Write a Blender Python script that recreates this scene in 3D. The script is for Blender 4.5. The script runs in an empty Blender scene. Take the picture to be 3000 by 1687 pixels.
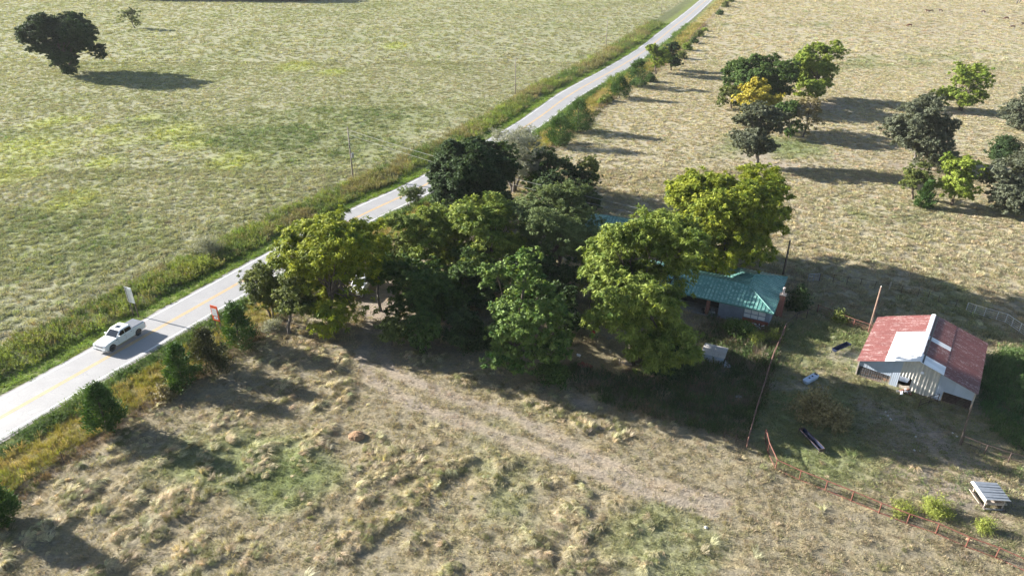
import bpy, bmesh, math, random
import numpy as np
from mathutils import Vector, Matrix

# ---------------------------------------------------------------- camera, sky, sun, exposure
SC = bpy.context.scene
COL = SC.collection
CAM_H, PITCH, FPX = 45.0, math.radians(28.0), 2060.0        # drone 45 m up, tilted 28 degrees down
cam_d = bpy.data.cameras.new('camera')
cam = bpy.data.objects.new('camera', cam_d)
COL.objects.link(cam)
cam.location = (0, 0, CAM_H)
cam.rotation_euler = (math.radians(90) - PITCH, 0, 0)
cam_d.sensor_width = 36.0
cam_d.lens = 36.0 * FPX / 3000.0
cam_d.clip_start = 0.5
cam_d.clip_end = 6000
SC.camera = cam

SUN_EL, SUN_AZ = math.radians(20.5), math.radians(158.5)     # azimuth counted from +X towards +Y
sun_dir = Vector((math.cos(SUN_EL) * math.cos(SUN_AZ), math.cos(SUN_EL) * math.sin(SUN_AZ), math.sin(SUN_EL)))
W = bpy.data.worlds.new('World')
SC.world = W
W.use_nodes = True
wn = W.node_tree
sky = wn.nodes.new('ShaderNodeTexSky')
sky.sky_type = 'NISHITA'
sky.sun_disc = False
sky.sun_elevation = SUN_EL
sky.sun_rotation = math.atan2(sun_dir.x, sun_dir.y)
sky.altitude = 350
sky.dust_density = 1.2
wn.links.new(sky.outputs[0], wn.nodes['Background'].inputs[0])
wn.nodes['Background'].inputs[1].default_value = 0.056
sun_d = bpy.data.lights.new('sun', 'SUN')
sun_d.energy = 5.0
sun_d.angle = math.radians(0.53)
sun_d.color = (1.0, 0.955, 0.885)
sun = bpy.data.objects.new('sun', sun_d)
COL.objects.link(sun)
sun.rotation_euler = sun_dir.to_track_quat('Z', 'Y').to_euler()
sun.location = (-60, 20, 60)
SC.view_settings.view_transform = 'Standard'
SC.view_settings.look = 'None'
SC.view_settings.exposure = 1.92
SC.view_settings.gamma = 1.0

# ---------------------------------------------------------------- helpers
CP, SP = math.cos(PITCH), math.sin(PITCH)


def ray(px, py):
    x, y = (px - 1500.0) / FPX, -(py - 843.5) / FPX
    return np.array([x, CP + y * SP, -SP + y * CP])


def G(px, py, z=0.0):
    """ground point (height z) that the photograph shows at this pixel"""
    d = ray(px, py)
    t = (z - CAM_H) / d[2]
    return np.array([0, 0, CAM_H]) + t * d


def on_y(px, py, Y):
    d = ray(px, py)
    return np.array([0, 0, CAM_H]) + (Y / d[1]) * d


def depth(p):
    return p[1] * CP + (CAM_H - p[2]) * SP


def tag(o, label=None, cat=None, group=None, kind=None):
    if label: o['label'] = label
    if cat: o['category'] = cat
    if group: o['group'] = group
    if kind: o['kind'] = kind
    return o


def empty(name, loc, rz=0.0, label=None, cat=None, group=None):
    o = bpy.data.objects.new(name, None)
    COL.objects.link(o)
    o.location = loc
    o.rotation_euler = (0, 0, rz)
    o.empty_display_size = 0.3
    return tag(o, label, cat, group)


class MB:
    """collects faces; build() links them as one mesh object"""
    def __init__(s):
        s.v, s.f = [], []

    def add(s, verts, faces):
        n = len(s.v)
        s.v += [tuple(map(float, p)) for p in verts]
        s.f += [tuple(i + n for i in f) for f in faces]
        return s

    def box(s, c, d, R=None):
        hx, hy, hz = d[0] / 2, d[1] / 2, d[2] / 2
        vs = [Vector((x * hx, y * hy, z * hz)) for x in (-1, 1) for y in (-1, 1) for z in (-1, 1)]
        if R is not None: vs = [R @ v for v in vs]
        c = Vector(c)
        return s.add([v + c for v in vs], [(0, 1, 3, 2), (4, 6, 7, 5), (0, 4, 5, 1), (2, 3, 7, 6), (0, 2, 6, 4), (1, 5, 7, 3)])

    def tube(s, pts, rad, n=6, cap=True):
        pts = [Vector(p) for p in pts]
        if not hasattr(rad, '__len__'): rad = [rad] * len(pts)
        vs, fs = [], []
        up = Vector((0, 0, 1))
        for i, p in enumerate(pts):
            d = (pts[min(i + 1, len(pts) - 1)] - pts[max(i - 1, 0)]).normalized()
            a = d.cross(up)
            if a.length < 1e-3: a = d.cross(Vector((1, 0, 0)))
            a.normalize()
            b = d.cross(a)
            for k in range(n):
                t = 2 * math.pi * k / n
                vs.append(p + (a * math.cos(t) + b * math.sin(t)) * rad[i])
        for i in range(len(pts) - 1):
            for k in range(n):
                k2 = (k + 1) % n
                fs.append((i * n + k, i * n + k2, (i + 1) * n + k2, (i + 1) * n + k))
        if cap:
            fs.append(tuple(range(n - 1, -1, -1)))
            m = (len(pts) - 1) * n
            fs.append(tuple(m + k for k in range(n)))
        return s.add(vs, fs)

    def loft(s, rings, cap=True):
        n = len(rings[0])
        vs = [p for r in rings for p in r]
        fs = []
        for i in range(len(rings) - 1):
            for k in range(n):
                k2 = (k + 1) % n
                fs.append((i * n + k, i * n + k2, (i + 1) * n + k2, (i + 1) * n + k))
        if cap:
            fs.append(tuple(range(n - 1, -1, -1)))
            fs.append(tuple((len(rings) - 1) * n + k for k in range(n)))
        return s.add(vs, fs)

    def prism(s, poly, thick):
        """flat polygon (3-D points) given a thickness along its normal"""
        P = [Vector(p) for p in poly]
        nrm = Vector((0, 0, 0))
        for i in range(len(P)):
            nrm += (P[i] - P[0]).cross(P[(i + 1) % len(P)] - P[0])
        nrm.normalize()
        return s.loft([[p - nrm * thick for p in P], P])

    def mesh(s, name, mat, smooth=False):
        me = bpy.data.meshes.new(name)
        me.from_pydata(s.v, [], s.f)
        me.update()
        bm = bmesh.new(); bm.from_mesh(me)
        bmesh.ops.recalc_face_normals(bm, faces=bm.faces)
        bm.to_mesh(me); bm.free()
        if smooth:
            me.polygons.foreach_set('use_smooth', [True] * len(me.polygons))
        if mat: me.materials.append(mat)
        return me

    def build(s, name, mat, parent=None, smooth=False):
        return link(name, s.mesh(name, mat, smooth), parent)


def link(name, me, parent=None):
    o = bpy.data.objects.new(name, me)
    COL.objects.link(o)
    if parent: o.parent = parent
    return o


# value noise on arrays
def _hash(ix, iy, seed):
    h = (ix.astype(np.int64) * 374761393 + iy.astype(np.int64) * 668265263 + seed * 1442695041) & 0xffffffff
    h = ((h ^ (h >> 13)) * 1274126177) & 0xffffffff
    return ((h ^ (h >> 16)) & 0xffff) / 65535.0


def vnoise(x, y, scale, seed=0):
    x, y = np.asarray(x) / scale, np.asarray(y) / scale
    ix, iy = np.floor(x), np.floor(y)
    fx, fy = x - ix, y - iy
    fx, fy = fx * fx * (3 - 2 * fx), fy * fy * (3 - 2 * fy)
    a, b = _hash(ix, iy, seed), _hash(ix + 1, iy, seed)
    c, d = _hash(ix, iy + 1, seed), _hash(ix + 1, iy + 1, seed)
    return (a * (1 - fx) + b * fx) * (1 - fy) + (c * (1 - fx) + d * fx) * fy


def fbm(x, y, scale, seed=0, o=4):
    t, a, s = 0, 1.0, 0
    for k in range(o):
        t = t + a * vnoise(x, y, scale / 2 ** k, seed + 17 * k)
        s += a
        a *= 0.55
    return t / s


def sstep(a, b, x):
    t = np.clip((x - a) / (b - a), 0, 1)
    return t * t * (3 - 2 * t)


# ---------------------------------------------------------------- materials
def mat(name, color=(.5, .5, .5), rough=.7, metal=0., var=0., vscale=3., bump=0., bscale=20., spec=.5, col2=None, bdist=.02, coords='Object'):
    """plain painted surface with a little procedural variation and relief"""
    m = bpy.data.materials.new(name)
    m.use_nodes = True
    nt = m.node_tree
    b = nt.nodes['Principled BSDF']
    b.inputs['Roughness'].default_value = rough
    b.inputs['Metallic'].default_value = metal
    b.inputs['Specular IOR Level'].default_value = spec
    tc = nt.nodes.new('ShaderNodeTexCoord')
    if var > 0 or col2:
        nz = nt.nodes.new('ShaderNodeTexNoise')
        nz.inputs['Scale'].default_value = vscale
        nz.inputs['Detail'].default_value = 6
        nz.inputs['Roughness'].default_value = .65
        nt.links.new(tc.outputs[coords], nz.inputs['Vector'])
        rp = nt.nodes.new('ShaderNodeValToRGB')
        c2 = col2 or tuple(min(1, c * (1 + var)) for c in color)
        c1 = color if col2 else tuple(c * (1 - var) for c in color)
        rp.color_ramp.elements[0].position = .36
        rp.color_ramp.elements[1].position = .64
        rp.color_ramp.elements[0].color = (*c1, 1)
        rp.color_ramp.elements[1].color = (*c2, 1)
        nt.links.new(nz.outputs['Fac'], rp.inputs['Fac'])
        nt.links.new(rp.outputs['Color'], b.inputs['Base Color'])
    else:
        b.inputs['Base Color'].default_value = (*color, 1)
    if bump > 0:
        n2 = nt.nodes.new('ShaderNodeTexNoise')
        n2.inputs['Scale'].default_value = bscale
        n2.inputs['Detail'].default_value = 4
        nt.links.new(tc.outputs[coords], n2.inputs['Vector'])
        bp = nt.nodes.new('ShaderNodeBump')
        bp.inputs['Strength'].default_value = bump
        bp.inputs['Distance'].default_value = bdist
        nt.links.new(n2.outputs['Fac'], bp.inputs['Height'])
        nt.links.new(bp.outputs['Normal'], b.inputs['Normal'])
    return m


def leaf_material(name, attr_type, trans=.35, rough=.62, spec=.16):
    """leaf colour comes from the 'tint' attribute; light passes partly through the blade"""
    m = bpy.data.materials.new(name)
    m.use_nodes = True
    nt = m.node_tree
    out = nt.nodes['Material Output']
    b = nt.nodes['Principled BSDF']
    at = nt.nodes.new('ShaderNodeAttribute')
    at.attribute_type = attr_type
    at.attribute_name = 'tint'
    b.inputs['Roughness'].default_value = rough
    b.inputs['Specular IOR Level'].default_value = spec
    tr = nt.nodes.new('ShaderNodeBsdfTranslucent')
    mx = nt.nodes.new('ShaderNodeMixShader')
    mx.inputs[0].default_value = trans
    ge = nt.nodes.new('ShaderNodeNewGeometry')
    hs = nt.nodes.new('ShaderNodeHueSaturation')
    mr = nt.nodes.new('ShaderNodeMapRange')
    mr.inputs['To Min'].default_value = .72
    mr.inputs['To Max'].default_value = 1.28
    nt.links.new(ge.outputs['Random Per Island'], mr.inputs['Value'])
    nt.links.new(mr.outputs[0], hs.inputs['Value'])
    nt.links.new(at.outputs['Color'], hs.inputs['Color'])
    nt.links.new(hs.outputs[0], b.inputs['Base Color'])
    ms = nt.nodes.new('ShaderNodeMixRGB')
    ms.blend_type = 'MULTIPLY'
    ms.inputs[0].default_value = 1
    ms.inputs[2].default_value = (1.25, 1.2, .55, 1)
    nt.links.new(hs.outputs[0], ms.inputs[1])
    nt.links.new(ms.outputs[0], tr.inputs['Color'])
    nt.links.new(b.outputs[0], mx.inputs[1])
    nt.links.new(tr.outputs[0], mx.inputs[2])
    nt.links.new(mx.outputs[0], out.inputs['Surface'])
    return m


M = dict(
    leaf=leaf_material('leaf', 'GEOMETRY', .27),
    needle=leaf_material('needle', 'GEOMETRY', .18, .7, .2),
    blade=leaf_material('grass_blade', 'INSTANCER', .3, .7, .2),
    bark=mat('bark', (.11, .085, .065), .95, var=.35, vscale=4, bump=.8, bscale=14),
    greybark=mat('grey_bark', (.13, .115, .10), .95, var=.3, vscale=4, bump=.7, bscale=14),
    polewood=mat('weathered_pole_wood', (.30, .26, .22), .9, var=.3, vscale=5, bump=.4, bscale=30),
    darkwood=mat('dark_pole_wood', (.11, .085, .07), .9, var=.3, vscale=5, bump=.4, bscale=30),
    plank=mat('pale_plank', (.42, .36, .30), .85, var=.25, vscale=6, bump=.3, bscale=30),
    white=mat('white_paint', (.80, .80, .79), .3, var=.02, vscale=2, spec=.5),
    chrome=mat('chrome', (.70, .70, .72), .18, 1.0),
    black=mat('black_trim', (.02, .02, .022), .5),
    tyre=mat('tyre_rubber', (.018, .018, .018), .85),
    glass=mat('dark_glass', (.012, .016, .022), .04, spec=.9),
    tint=mat('tinted_side_glass', (.006, .006, .008), .25, spec=.25),
    lamp=mat('lamp_glass', (.65, .68, .72), .08, spec=.8),
    redlamp=mat('red_lamp', (.28, .015, .012), .2),
    tonneau=mat('grey_vinyl', (.13, .145, .17), .55, var=.08, vscale=3, bump=.2, bscale=60),
    orange=mat('orange_board', (.85, .10, .015), .55, var=.06, vscale=3),
    signwhite=mat('sign_white', (.82, .82, .84), .55, var=.03, vscale=3),
    signgrey=mat('sign_back', (.60, .60, .58), .6, var=.08, vscale=3),
    steel=mat('galvanised_steel', (.50, .51, .52), .42, .75, var=.12, vscale=2.5),
    greysteel=mat('grey_steel', (.36, .36, .37), .5, .6, var=.15, vscale=4),
    ins=mat('porcelain', (.55, .5, .45), .3),
    wire=mat('wire_metal', (.35, .35, .34), .5, .6),
    rust=mat('rusty_red_pipe', (.165, .062, .042), .75, var=.4, vscale=4, bump=.2, bscale=40),
    darkpipe=mat('rusted_dark_pipe', (.085, .055, .045), .8, var=.35, vscale=4),
    whitepipe=mat('pale_pipe', (.55, .53, .49), .6, var=.15, vscale=4),
    brick=mat('brick_red', (.23, .075, .05), .9, var=.3, vscale=7, bump=.3, bscale=40),
    mortar=mat('mortar', (.34, .31, .28), .95, var=.15, vscale=9),
    siding=mat('blue_grey_siding', (.19, .23, .29), .75, var=.12, vscale=1.5),
    shade=mat('porch_shade_paint', (.05, .045, .04), .9, var=.2),
    curtain=mat('white_blind', (.70, .71, .72), .45, var=.06, vscale=4, spec=.6),
    soil=mat('packed_earth', (.20, .14, .095), .95, var=.3, vscale=3),
    stone=mat('pale_stone', (.52, .50, .46), .9, var=.2, vscale=6, bump=.4, bscale=20),
    clay=mat('old_clay_tile', (.20, .09, .06), .85, var=.3, vscale=5),
    trough=mat('blue_black_plastic', (.018, .024, .05), .75, spec=.1, var=.2, vscale=3),
    tank=mat('pale_blue_tank', (.42, .50, .62), .45, var=.1, vscale=3),
    redpaint=mat('red_paint', (.55, .03, .025), .4, var=.1, vscale=3),
    cowhide=mat('red_brown_hide', (.115, .032, .018), .8, var=.25, vscale=2.5),
    darkhide=mat('dark_brown_hide', (.045, .018, .012), .8, var=.25, vscale=2.5),
)


def metal_roof(name, c, faded, amount, rough=.5):
    """painted corrugated sheet with rows of worn paint along the ribs"""
    m = bpy.data.materials.new(name)
    m.use_nodes = True
    nt = m.node_tree
    b = nt.nodes['Principled BSDF']
    b.inputs['Roughness'].default_value = rough
    tc = nt.nodes.new('ShaderNodeTexCoord')
    oi = nt.nodes.new('ShaderNodeObjectInfo')
    ad = nt.nodes.new('ShaderNodeVectorMath'); ad.operation = 'ADD'
    sc = nt.nodes.new('ShaderNodeVectorMath'); sc.operation = 'SCALE'
    cx = nt.nodes.new('ShaderNodeCombineXYZ')
    for k in range(3): nt.links.new(oi.outputs['Random'], cx.inputs[k])
    sc.inputs[3].default_value = 40
    nt.links.new(cx.outputs[0], sc.inputs[0])
    nt.links.new(tc.outputs['Object'], ad.inputs[0])
    nt.links.new(sc.outputs[0], ad.inputs[1])
    mp = nt.nodes.new('ShaderNodeMapping')
    mp.inputs['Scale'].default_value = (.45, 1.5, .45)
    nt.links.new(ad.outputs[0], mp.inputs['Vector'])
    at = nt.nodes.new('ShaderNodeAttribute')
    at.attribute_name = 'rib'
    n1 = nt.nodes.new('ShaderNodeTexNoise')
    n1.inputs['Scale'].default_value = 1.6
    n1.inputs['Detail'].default_value = 5
    n2 = nt.nodes.new('ShaderNodeTexNoise')
    n2.inputs['Scale'].default_value = 11
    n2.inputs['Detail'].default_value = 3
    nt.links.new(mp.outputs[0], n1.inputs['Vector'])
    nt.links.new(mp.outputs[0], n2.inputs['Vector'])
    m1 = nt.nodes.new('ShaderNodeMath'); m1.operation = 'MULTIPLY'
    nt.links.new(n1.outputs['Fac'], m1.inputs[0])
    nt.links.new(n2.outputs['Fac'], m1.inputs[1])
    m2 = nt.nodes.new('ShaderNodeMath'); m2.operation = 'MULTIPLY'
    nt.links.new(m1.outputs[0], m2.inputs[0])
    nt.links.new(at.outputs['Fac'], m2.inputs[1])
    mr = nt.nodes.new('ShaderNodeMapRange')
    mr.inputs['From Min'].default_value = .30 - amount
    mr.inputs['From Max'].default_value = .36 - amount
    nt.links.new(m2.outputs[0], mr.inputs['Value'])
    n3 = nt.nodes.new('ShaderNodeTexNoise')
    n3.inputs['Scale'].default_value = .9
    n3.inputs['Detail'].default_value = 7
    nt.links.new(mp.outputs[0], n3.inputs['Vector'])
    r3 = nt.nodes.new('ShaderNodeValToRGB')
    r3.color_ramp.elements[0].position, r3.color_ramp.elements[1].position = .3, .7
    r3.color_ramp.elements[0].color = (*(x * .82 for x in c), 1)
    r3.color_ramp.elements[1].color = (*(min(1, x * 1.15) for x in c), 1)
    nt.links.new(n3.outputs['Fac'], r3.inputs['Fac'])
    mx = nt.nodes.new('ShaderNodeMixRGB')
    mx.inputs[2].default_value = (*faded, 1)
    nt.links.new(r3.outputs[0], mx.inputs[1])
    nt.links.new(mr.outputs[0], mx.inputs[0])
    nt.links.new(mx.outputs[0], b.inputs['Base Color'])
    return m


M['redroof'] = metal_roof('worn_red_roof_sheet', (.155, .055, .049), (.58, .49, .46), .058)
M['whiteroof'] = metal_roof('bare_bright_roof_sheet', (.74, .75, .75), (.55, .55, .55), -.02, .45)
M['greenroof'] = metal_roof('green_roof_sheet', (.085, .225, .20), (.24, .42, .37), .06, .5)
M['greywall'] = metal_roof('grey_wall_sheet', (.40, .455, .53), (.28, .30, .33), -.02, .5)  # blue cast of sky-lit shade is mixed into the grey
M['tanwall'] = metal_roof('tan_wall_sheet', (.56, .53, .47), (.36, .32, .28), .0, .6)

# ---------------------------------------------------------------- the road line
CENTER_PX = [(178, 1124), (562, 907), (702, 828), (1037, 641), (1157, 585), (1235, 549), (1558, 361), (1667, 279), (1779, 217), (1888, 151), (1965, 87), (2016, 47), (2070, 0)]
_c = np.array([G(*q)[:2] for q in CENTER_PX])
_d0 = _c[1] - _c[0]
_d0 /= np.linalg.norm(_d0)
_d1 = _c[-1] - _c[-2]
_d1 /= np.linalg.norm(_d1)
_c = np.vstack([[_c[0] - _d0 * k for k in (160, 90, 40)], _c, [_c[-1] + _d1 * k for k in (80, 250, 600, 1200)]])


def catmull(P, per=14):
    out = []
    P = np.vstack([2 * P[0] - P[1], P, 2 * P[-1] - P[-2]])
    for i in range(1, len(P) - 2):
        p0, p1, p2, p3 = P[i - 1:i + 3]
        l = [max(np.linalg.norm(b - a), 1e-6) ** .5 for a, b in ((p0, p1), (p1, p2), (p2, p3))]
        t1, t2, t3 = l[0], l[0] + l[1], sum(l)
        for t in np.linspace(t1, t2, per, endpoint=False):
            A1 = p0 * (t1 - t) / t1 + p1 * t / t1
            A2 = p1 * (t2 - t) / (t2 - t1) + p2 * (t - t1) / (t2 - t1)
            A3 = p2 * (t3 - t) / (t3 - t2) + p3 * (t - t2) / (t3 - t2)
            B1 = A1 * (t2 - t) / t2 + A2 * t / t2
            B2 = A2 * (t3 - t) / (t3 - t1) + A3 * (t - t1) / (t3 - t1)
            out.append(B1 * (t2 - t) / (t2 - t1) + B2 * (t - t1) / (t2 - t1))
    out.append(P[-2])
    return np.array(out)


ROAD = catmull(_c)
for _ in range(25):
    ROAD[1:-1] = .5 * ROAD[1:-1] + .25 * (ROAD[:-2] + ROAD[2:])
_t = np.gradient(ROAD, axis=0)
_t /= np.linalg.norm(_t, axis=1)[:, None]
ROAD_N = np.stack([-_t[:, 1], _t[:, 0]], 1)              # to the left of travel (far side of the road)
ROAD_S = np.concatenate([[0], np.cumsum(np.linalg.norm(np.diff(ROAD, axis=0), axis=1))])


def road_at(s, off):
    i = np.interp(s, ROAD_S, np.arange(len(ROAD)))
    x = np.interp(i, np.arange(len(ROAD)), ROAD[:, 0]) + off * np.interp(i, np.arange(len(ROAD)), ROAD_N[:, 0])
    y = np.interp(i, np.arange(len(ROAD)), ROAD[:, 1]) + off * np.interp(i, np.arange(len(ROAD)), ROAD_N[:, 1])
    return x, y


def road_dist(x, y):
    """signed distance to the centre line, positive on the far (left) side, and arc length"""
    x, y = np.asarray(x, float), np.asarray(y, float)
    best = np.full(x.shape, 1e9)
    sgn = np.zeros(x.shape)
    arc = np.zeros(x.shape)
    step = 2
    P, S = ROAD[::step], ROAD_S[::step]
    for i in range(len(P) - 1):
        ax, ay = P[i]
        bx, by = P[i + 1]
        L2 = (bx - ax) ** 2 + (by - ay) ** 2
        t = np.clip(((x - ax) * (bx - ax) + (y - ay) * (by - ay)) / L2, 0, 1)
        vx, vy = x - ax - t * (bx - ax), y - ay - t * (by - ay)
        d = vx * vx + vy * vy
        k = d < best
        best = np.where(k, d, best)
        sgn = np.where(k, np.sign((bx - ax) * vy - (by - ay) * vx), sgn)
        arc = np.where(k, S[i] + t * (S[i + 1] - S[i]), arc)
    return np.sqrt(best) * sgn, arc


def poly_px(pts):
    return np.array([G(*p)[:2] for p in pts])


def inside(poly, x, y):
    r = np.zeros(np.shape(x), bool)
    n = len(poly)
    for i in range(n):
        x1, y1 = poly[i]
        x2, y2 = poly[(i + 1) % n]
        c = ((y1 > y) != (y2 > y)) & (x < (x2 - x1) * (y - y1) / (y2 - y1 + 1e-12) + x1)
        r ^= c
    return r


def line_dist(pts, x, y):
    best = np.full(np.shape(x), 1e9)
    for (ax, ay), (bx, by) in zip(pts[:-1], pts[1:]):
        L2 = (bx - ax) ** 2 + (by - ay) ** 2
        t = np.clip(((x - ax) * (bx - ax) + (y - ay) * (by - ay)) / L2, 0, 1)
        best = np.minimum(best, np.hypot(x - ax - t * (bx - ax), y - ay - t * (by - ay)))
    return best


YARD_WEEDS = poly_px([(2080, 925), (2190, 955), (2275, 950), (2300, 960), (2262, 1090), (2215, 1240), (2185, 1290), (2080, 1268), (1930, 1235), (1780, 1185), (1690, 1140), (1610, 1105), (1690, 1070), (1800, 1100), (1950, 1080), (2060, 1060), (2050, 980)])
BARN_WEEDS = poly_px([(2880, 1090), (2935, 1030), (3050, 1010), (3200, 1100), (3200, 1330), (3000, 1320), (2905, 1270), (2870, 1190)])
YARD = poly_px([(700, 960), (880, 760), (1050, 690), (1180, 640), (1400, 560), (1650, 560), (1900, 640), (2230, 740), (2270, 830), (2080, 960), (1700, 1070), (1300, 1040), (1000, 1020)])
CORRAL = poly_px([(2300, 945), (2395, 905), (2560, 960), (2850, 1200), (3000, 1330), (3000, 1660), (2280, 1380), (2195, 1290)])
TRACKS = [poly_px([(1090, 900), (1075, 990), (1060, 1050), (1090, 1110), (1200, 1180), (1420, 1260), (1640, 1340), (1860, 1430), (2080, 1500)]),
          poly_px([(1120, 905), (1125, 990), (1120, 1045), (1150, 1090), (1290, 1150), (1500, 1215), (1700, 1320), (1900, 1410), (2120, 1470)])]
DRIVE = poly_px([(1010, 705), (1080, 735), (1105, 790), (1110, 850), (1110, 910)])
BARN_PATH = poly_px([(2540, 1185), (2620, 1215), (2690, 1245), (2740, 1290), (2800, 1335), (2850, 1360), (2880, 1420), (2900, 1460)])
BARN_PATH2 = poly_px([(2270, 1130), (2390, 1130), (2400, 1140)])


def ground_masks(x, y):
    """green (lush grass), bare (soil showing), dry (straw) amounts of the land at x, y: how the pasture itself looks"""
    d, s = road_dist(x, y)
    big = fbm(x, y, 38, 3)
    mid = fbm(x, y, 13, 5)
    small = fbm(x, y, 4.5, 9)
    left = d > 0
    # pasture across the road: greener, with weedy green drifts; near pasture: straw coloured
    green = np.where(left, .22 + .65 * (mid - .5) + .5 * (big - .5), .02 + .95 * (mid - .5) + .6 * (big - .55))
    green += .5 * (small - .5)
    bare = .05 + .9 * np.clip(mid * .6 + small * .5 - .66, 0, 1)
    dry = .5 + .8 * (big - .5) + .6 * (small - .5)
    # weedy green drift in the far pasture, yellow-green patches
    for (px, py, r) in ((820, 400, 16), (700, 395, 9), (960, 330, 12), (1010, 440, 10), (470, 350, 7), (120, 400, 8), (1150, 350, 9), (80, 650, 9), (330, 720, 8)):
        c = G(px, py)
        green += .30 * np.exp(-(((x - c[0]) / (r * 1.3)) ** 2 + ((y - c[1]) / r) ** 2)) * (.4 + 1.2 * small)
    pale = np.zeros(np.shape(x))
    for (px, py, r) in ((140, 360, 4), (130, 440, 6), (40, 430, 6), (300, 478, 3), (510, 385, 5), (360, 412, 3), (570, 420, 4), (25, 515, 5), (865, 195, 6), (220, 585, 4), (970, 212, 4), (680, 470, 4), (310, 380, 3), (230, 350, 2.5), (60, 510, 4), (1160, 135, 5), (430, 345, 2.5)):
        c = G(px, py)
        pale = np.maximum(pale, np.exp(-(((x - c[0]) / (r * 1.2)) ** 2 + ((y - c[1]) / (r * 1.6)) ** 2) ** 2) * (.35 + .9 * small))
    # greener places in the near pasture
    for (px, py, r, a) in ((880, 1390, 4, .5), (720, 1380, 5, .45), (2250, 430, 9, .55), (2330, 440, 8, .5), (2650, 190, 12, .35), (2900, 200, 14, .3), (2420, 70, 10, .4), (2080, 1330, 4, .25), (2400, 1000, 5, .5), (2480, 1010, 4, .45), (2330, 1180, 4, .7), (2450, 1330, 4, .5), (1760, 380, 10, .2), (600, 1330, 6, .3), (2600, 1180, 4, .3), (1900, 1560, 5, .25)):
        c = G(px, py)
        green += a * np.exp(-(((x - c[0]) / (r * 1.4)) ** 2 + ((y - c[1]) / r) ** 2))
    cor = inside(CORRAL, x, y)
    green = np.where(cor, green + .28, green)
    yard = inside(YARD, x, y)
    bare = np.where(yard, np.maximum(bare, .12 + .8 * (mid - .45)), bare)
    # wheel tracks, drive, trodden paths
    for T in TRACKS:
        bare = np.maximum(bare, (1 - sstep(.35, 1.3, line_dist(T, x, y))) * (.45 + .5 * small))
    bare = np.maximum(bare, (1 - sstep(1.6, 3.6, line_dist(DRIVE, x, y))) * (.75 + .4 * small))
    bare = np.maximum(bare, (1 - sstep(.5, 2.4, line_dist(BARN_PATH, x, y))) * (.5 + .8 * small))
    bare = np.maximum(bare, (1 - sstep(.4, 1.6, line_dist(BARN_PATH2, x, y))) * (.5 + .6 * small))
    for (px, py, r) in ((2240, 480, 5), (2215, 455, 4), (2400, 310, 6), (2815, 330, 4), (2680, 490, 4), (2470, 1040, 2.2), (2010, 1220, 1.6), (1700, 1180, 1.2), (780, 940, 3.5), (2890, 1450, 2.8), (2780, 1420, 2.2), (1250, 700, 5)):
        c = G(px, py)
        bare = np.maximum(bare, np.exp(-(((x - c[0]) / (r * 1.3)) ** 2 + ((y - c[1]) / r) ** 2) ** 1.5) * (.55 + .5 * small))
    # road verges
    wob = 1.2 * (mid - .5)
    vl = (1 - sstep(6.6, 7.6, d + wob)) * (d > 3.2)
    vr = (1 - sstep(5.2, 6.2, -d + wob)) * (d < -3.2)
    weed = sstep(6.4, 7.6, d + wob) * (1 - sstep(11.5, 13.5, d + wob))
    strip = sstep(5.4, 6.4, -d + wob) * (1 - sstep(10.4, 11.6, -d + wob))
    fenceline = np.exp(-((-d - 12.0) / 1.0) ** 2)
    return dict(d=d, s=s, y=y + 0 * x, green=np.clip(green, 0, 1), bare=np.clip(bare, 0, 1), dry=np.clip(dry, 0, 1), pale=np.clip(pale, 0, 1), verge=np.clip(vl + vr, 0, 1), weed=weed, strip=strip, fence=fenceline, small=small, mid=mid, yard=yard, left=left, cor=cor)


C_STRAW = np.array([.400, .355, .230])
C_STRAW2 = np.array([.30, .262, .178])
C_OLIVE = np.array([.205, .225, .100])
C_GREEN = np.array([.150, .190, .068])
C_LIME = np.array([.22, .27, .06])
C_PALE = np.array([.30, .33, .085])
C_SOIL = np.array([.32, .26, .21])
C_GOLD = np.array([.32, .265, .07])
C_FARSTRAW = np.array([.285, .275, .165])


def lerp(a, b, t):
    t = np.asarray(t)[..., None]
    return a * (1 - t) + b * t


def ground_color(m):
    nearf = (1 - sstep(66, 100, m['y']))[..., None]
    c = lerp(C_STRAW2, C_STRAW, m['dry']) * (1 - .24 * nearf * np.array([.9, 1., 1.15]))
    cl = lerp(np.array([.255, .250, .150]), np.array([.315, .315, .19]), m['dry'])
    c = np.where(m['left'][..., None], cl, c)
    c = lerp(c, C_OLIVE, sstep(.12, .5, m['green']) * .85)
    c = lerp(c, C_GREEN, sstep(.45, 1.0, m['green']) * .8)
    c = lerp(c, C_PALE, np.clip(m['pale'], 0, 1))
    c = lerp(c, C_SOIL, m['bare'] * .85)
    c = lerp(c, C_GOLD * .8, m['strip'] * .75)
    c = lerp(c, np.array([.11, .125, .045]), m['weed'] * .9)
    c = lerp(c, C_LIME * .62, m['verge'] * .95)
    c = lerp(c, np.array([.20, .14, .10]), m['fence'] * .6)
    return c


# ---------------------------------------------------------------- ground sheet
def axis(segments):
    out = [segments[0][0]]
    for a, b, st in segments:
        n = max(1, int(round((b - a) / st)))
        out += list(np.linspace(a, b, n + 1)[1:])
    return np.array(out)


gx = axis([(-3000, -700, 115), (-700, -260, 11), (-260, -110, 3), (-110, -46, .9), (-46, 58, .4), (58, 90, .9), (90, 230, 2.4), (230, 700, 11), (700, 3000, 115)])
gy = axis([(-600, 0, 60), (0, 34, 3.4), (34, 66, .38), (66, 110, .8), (110, 240, 1.6), (240, 480, 4), (480, 1000, 26), (1000, 4000, 150)])
GX, GY = np.meshgrid(gx, gy)
MK = ground_masks(GX, GY)


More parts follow.
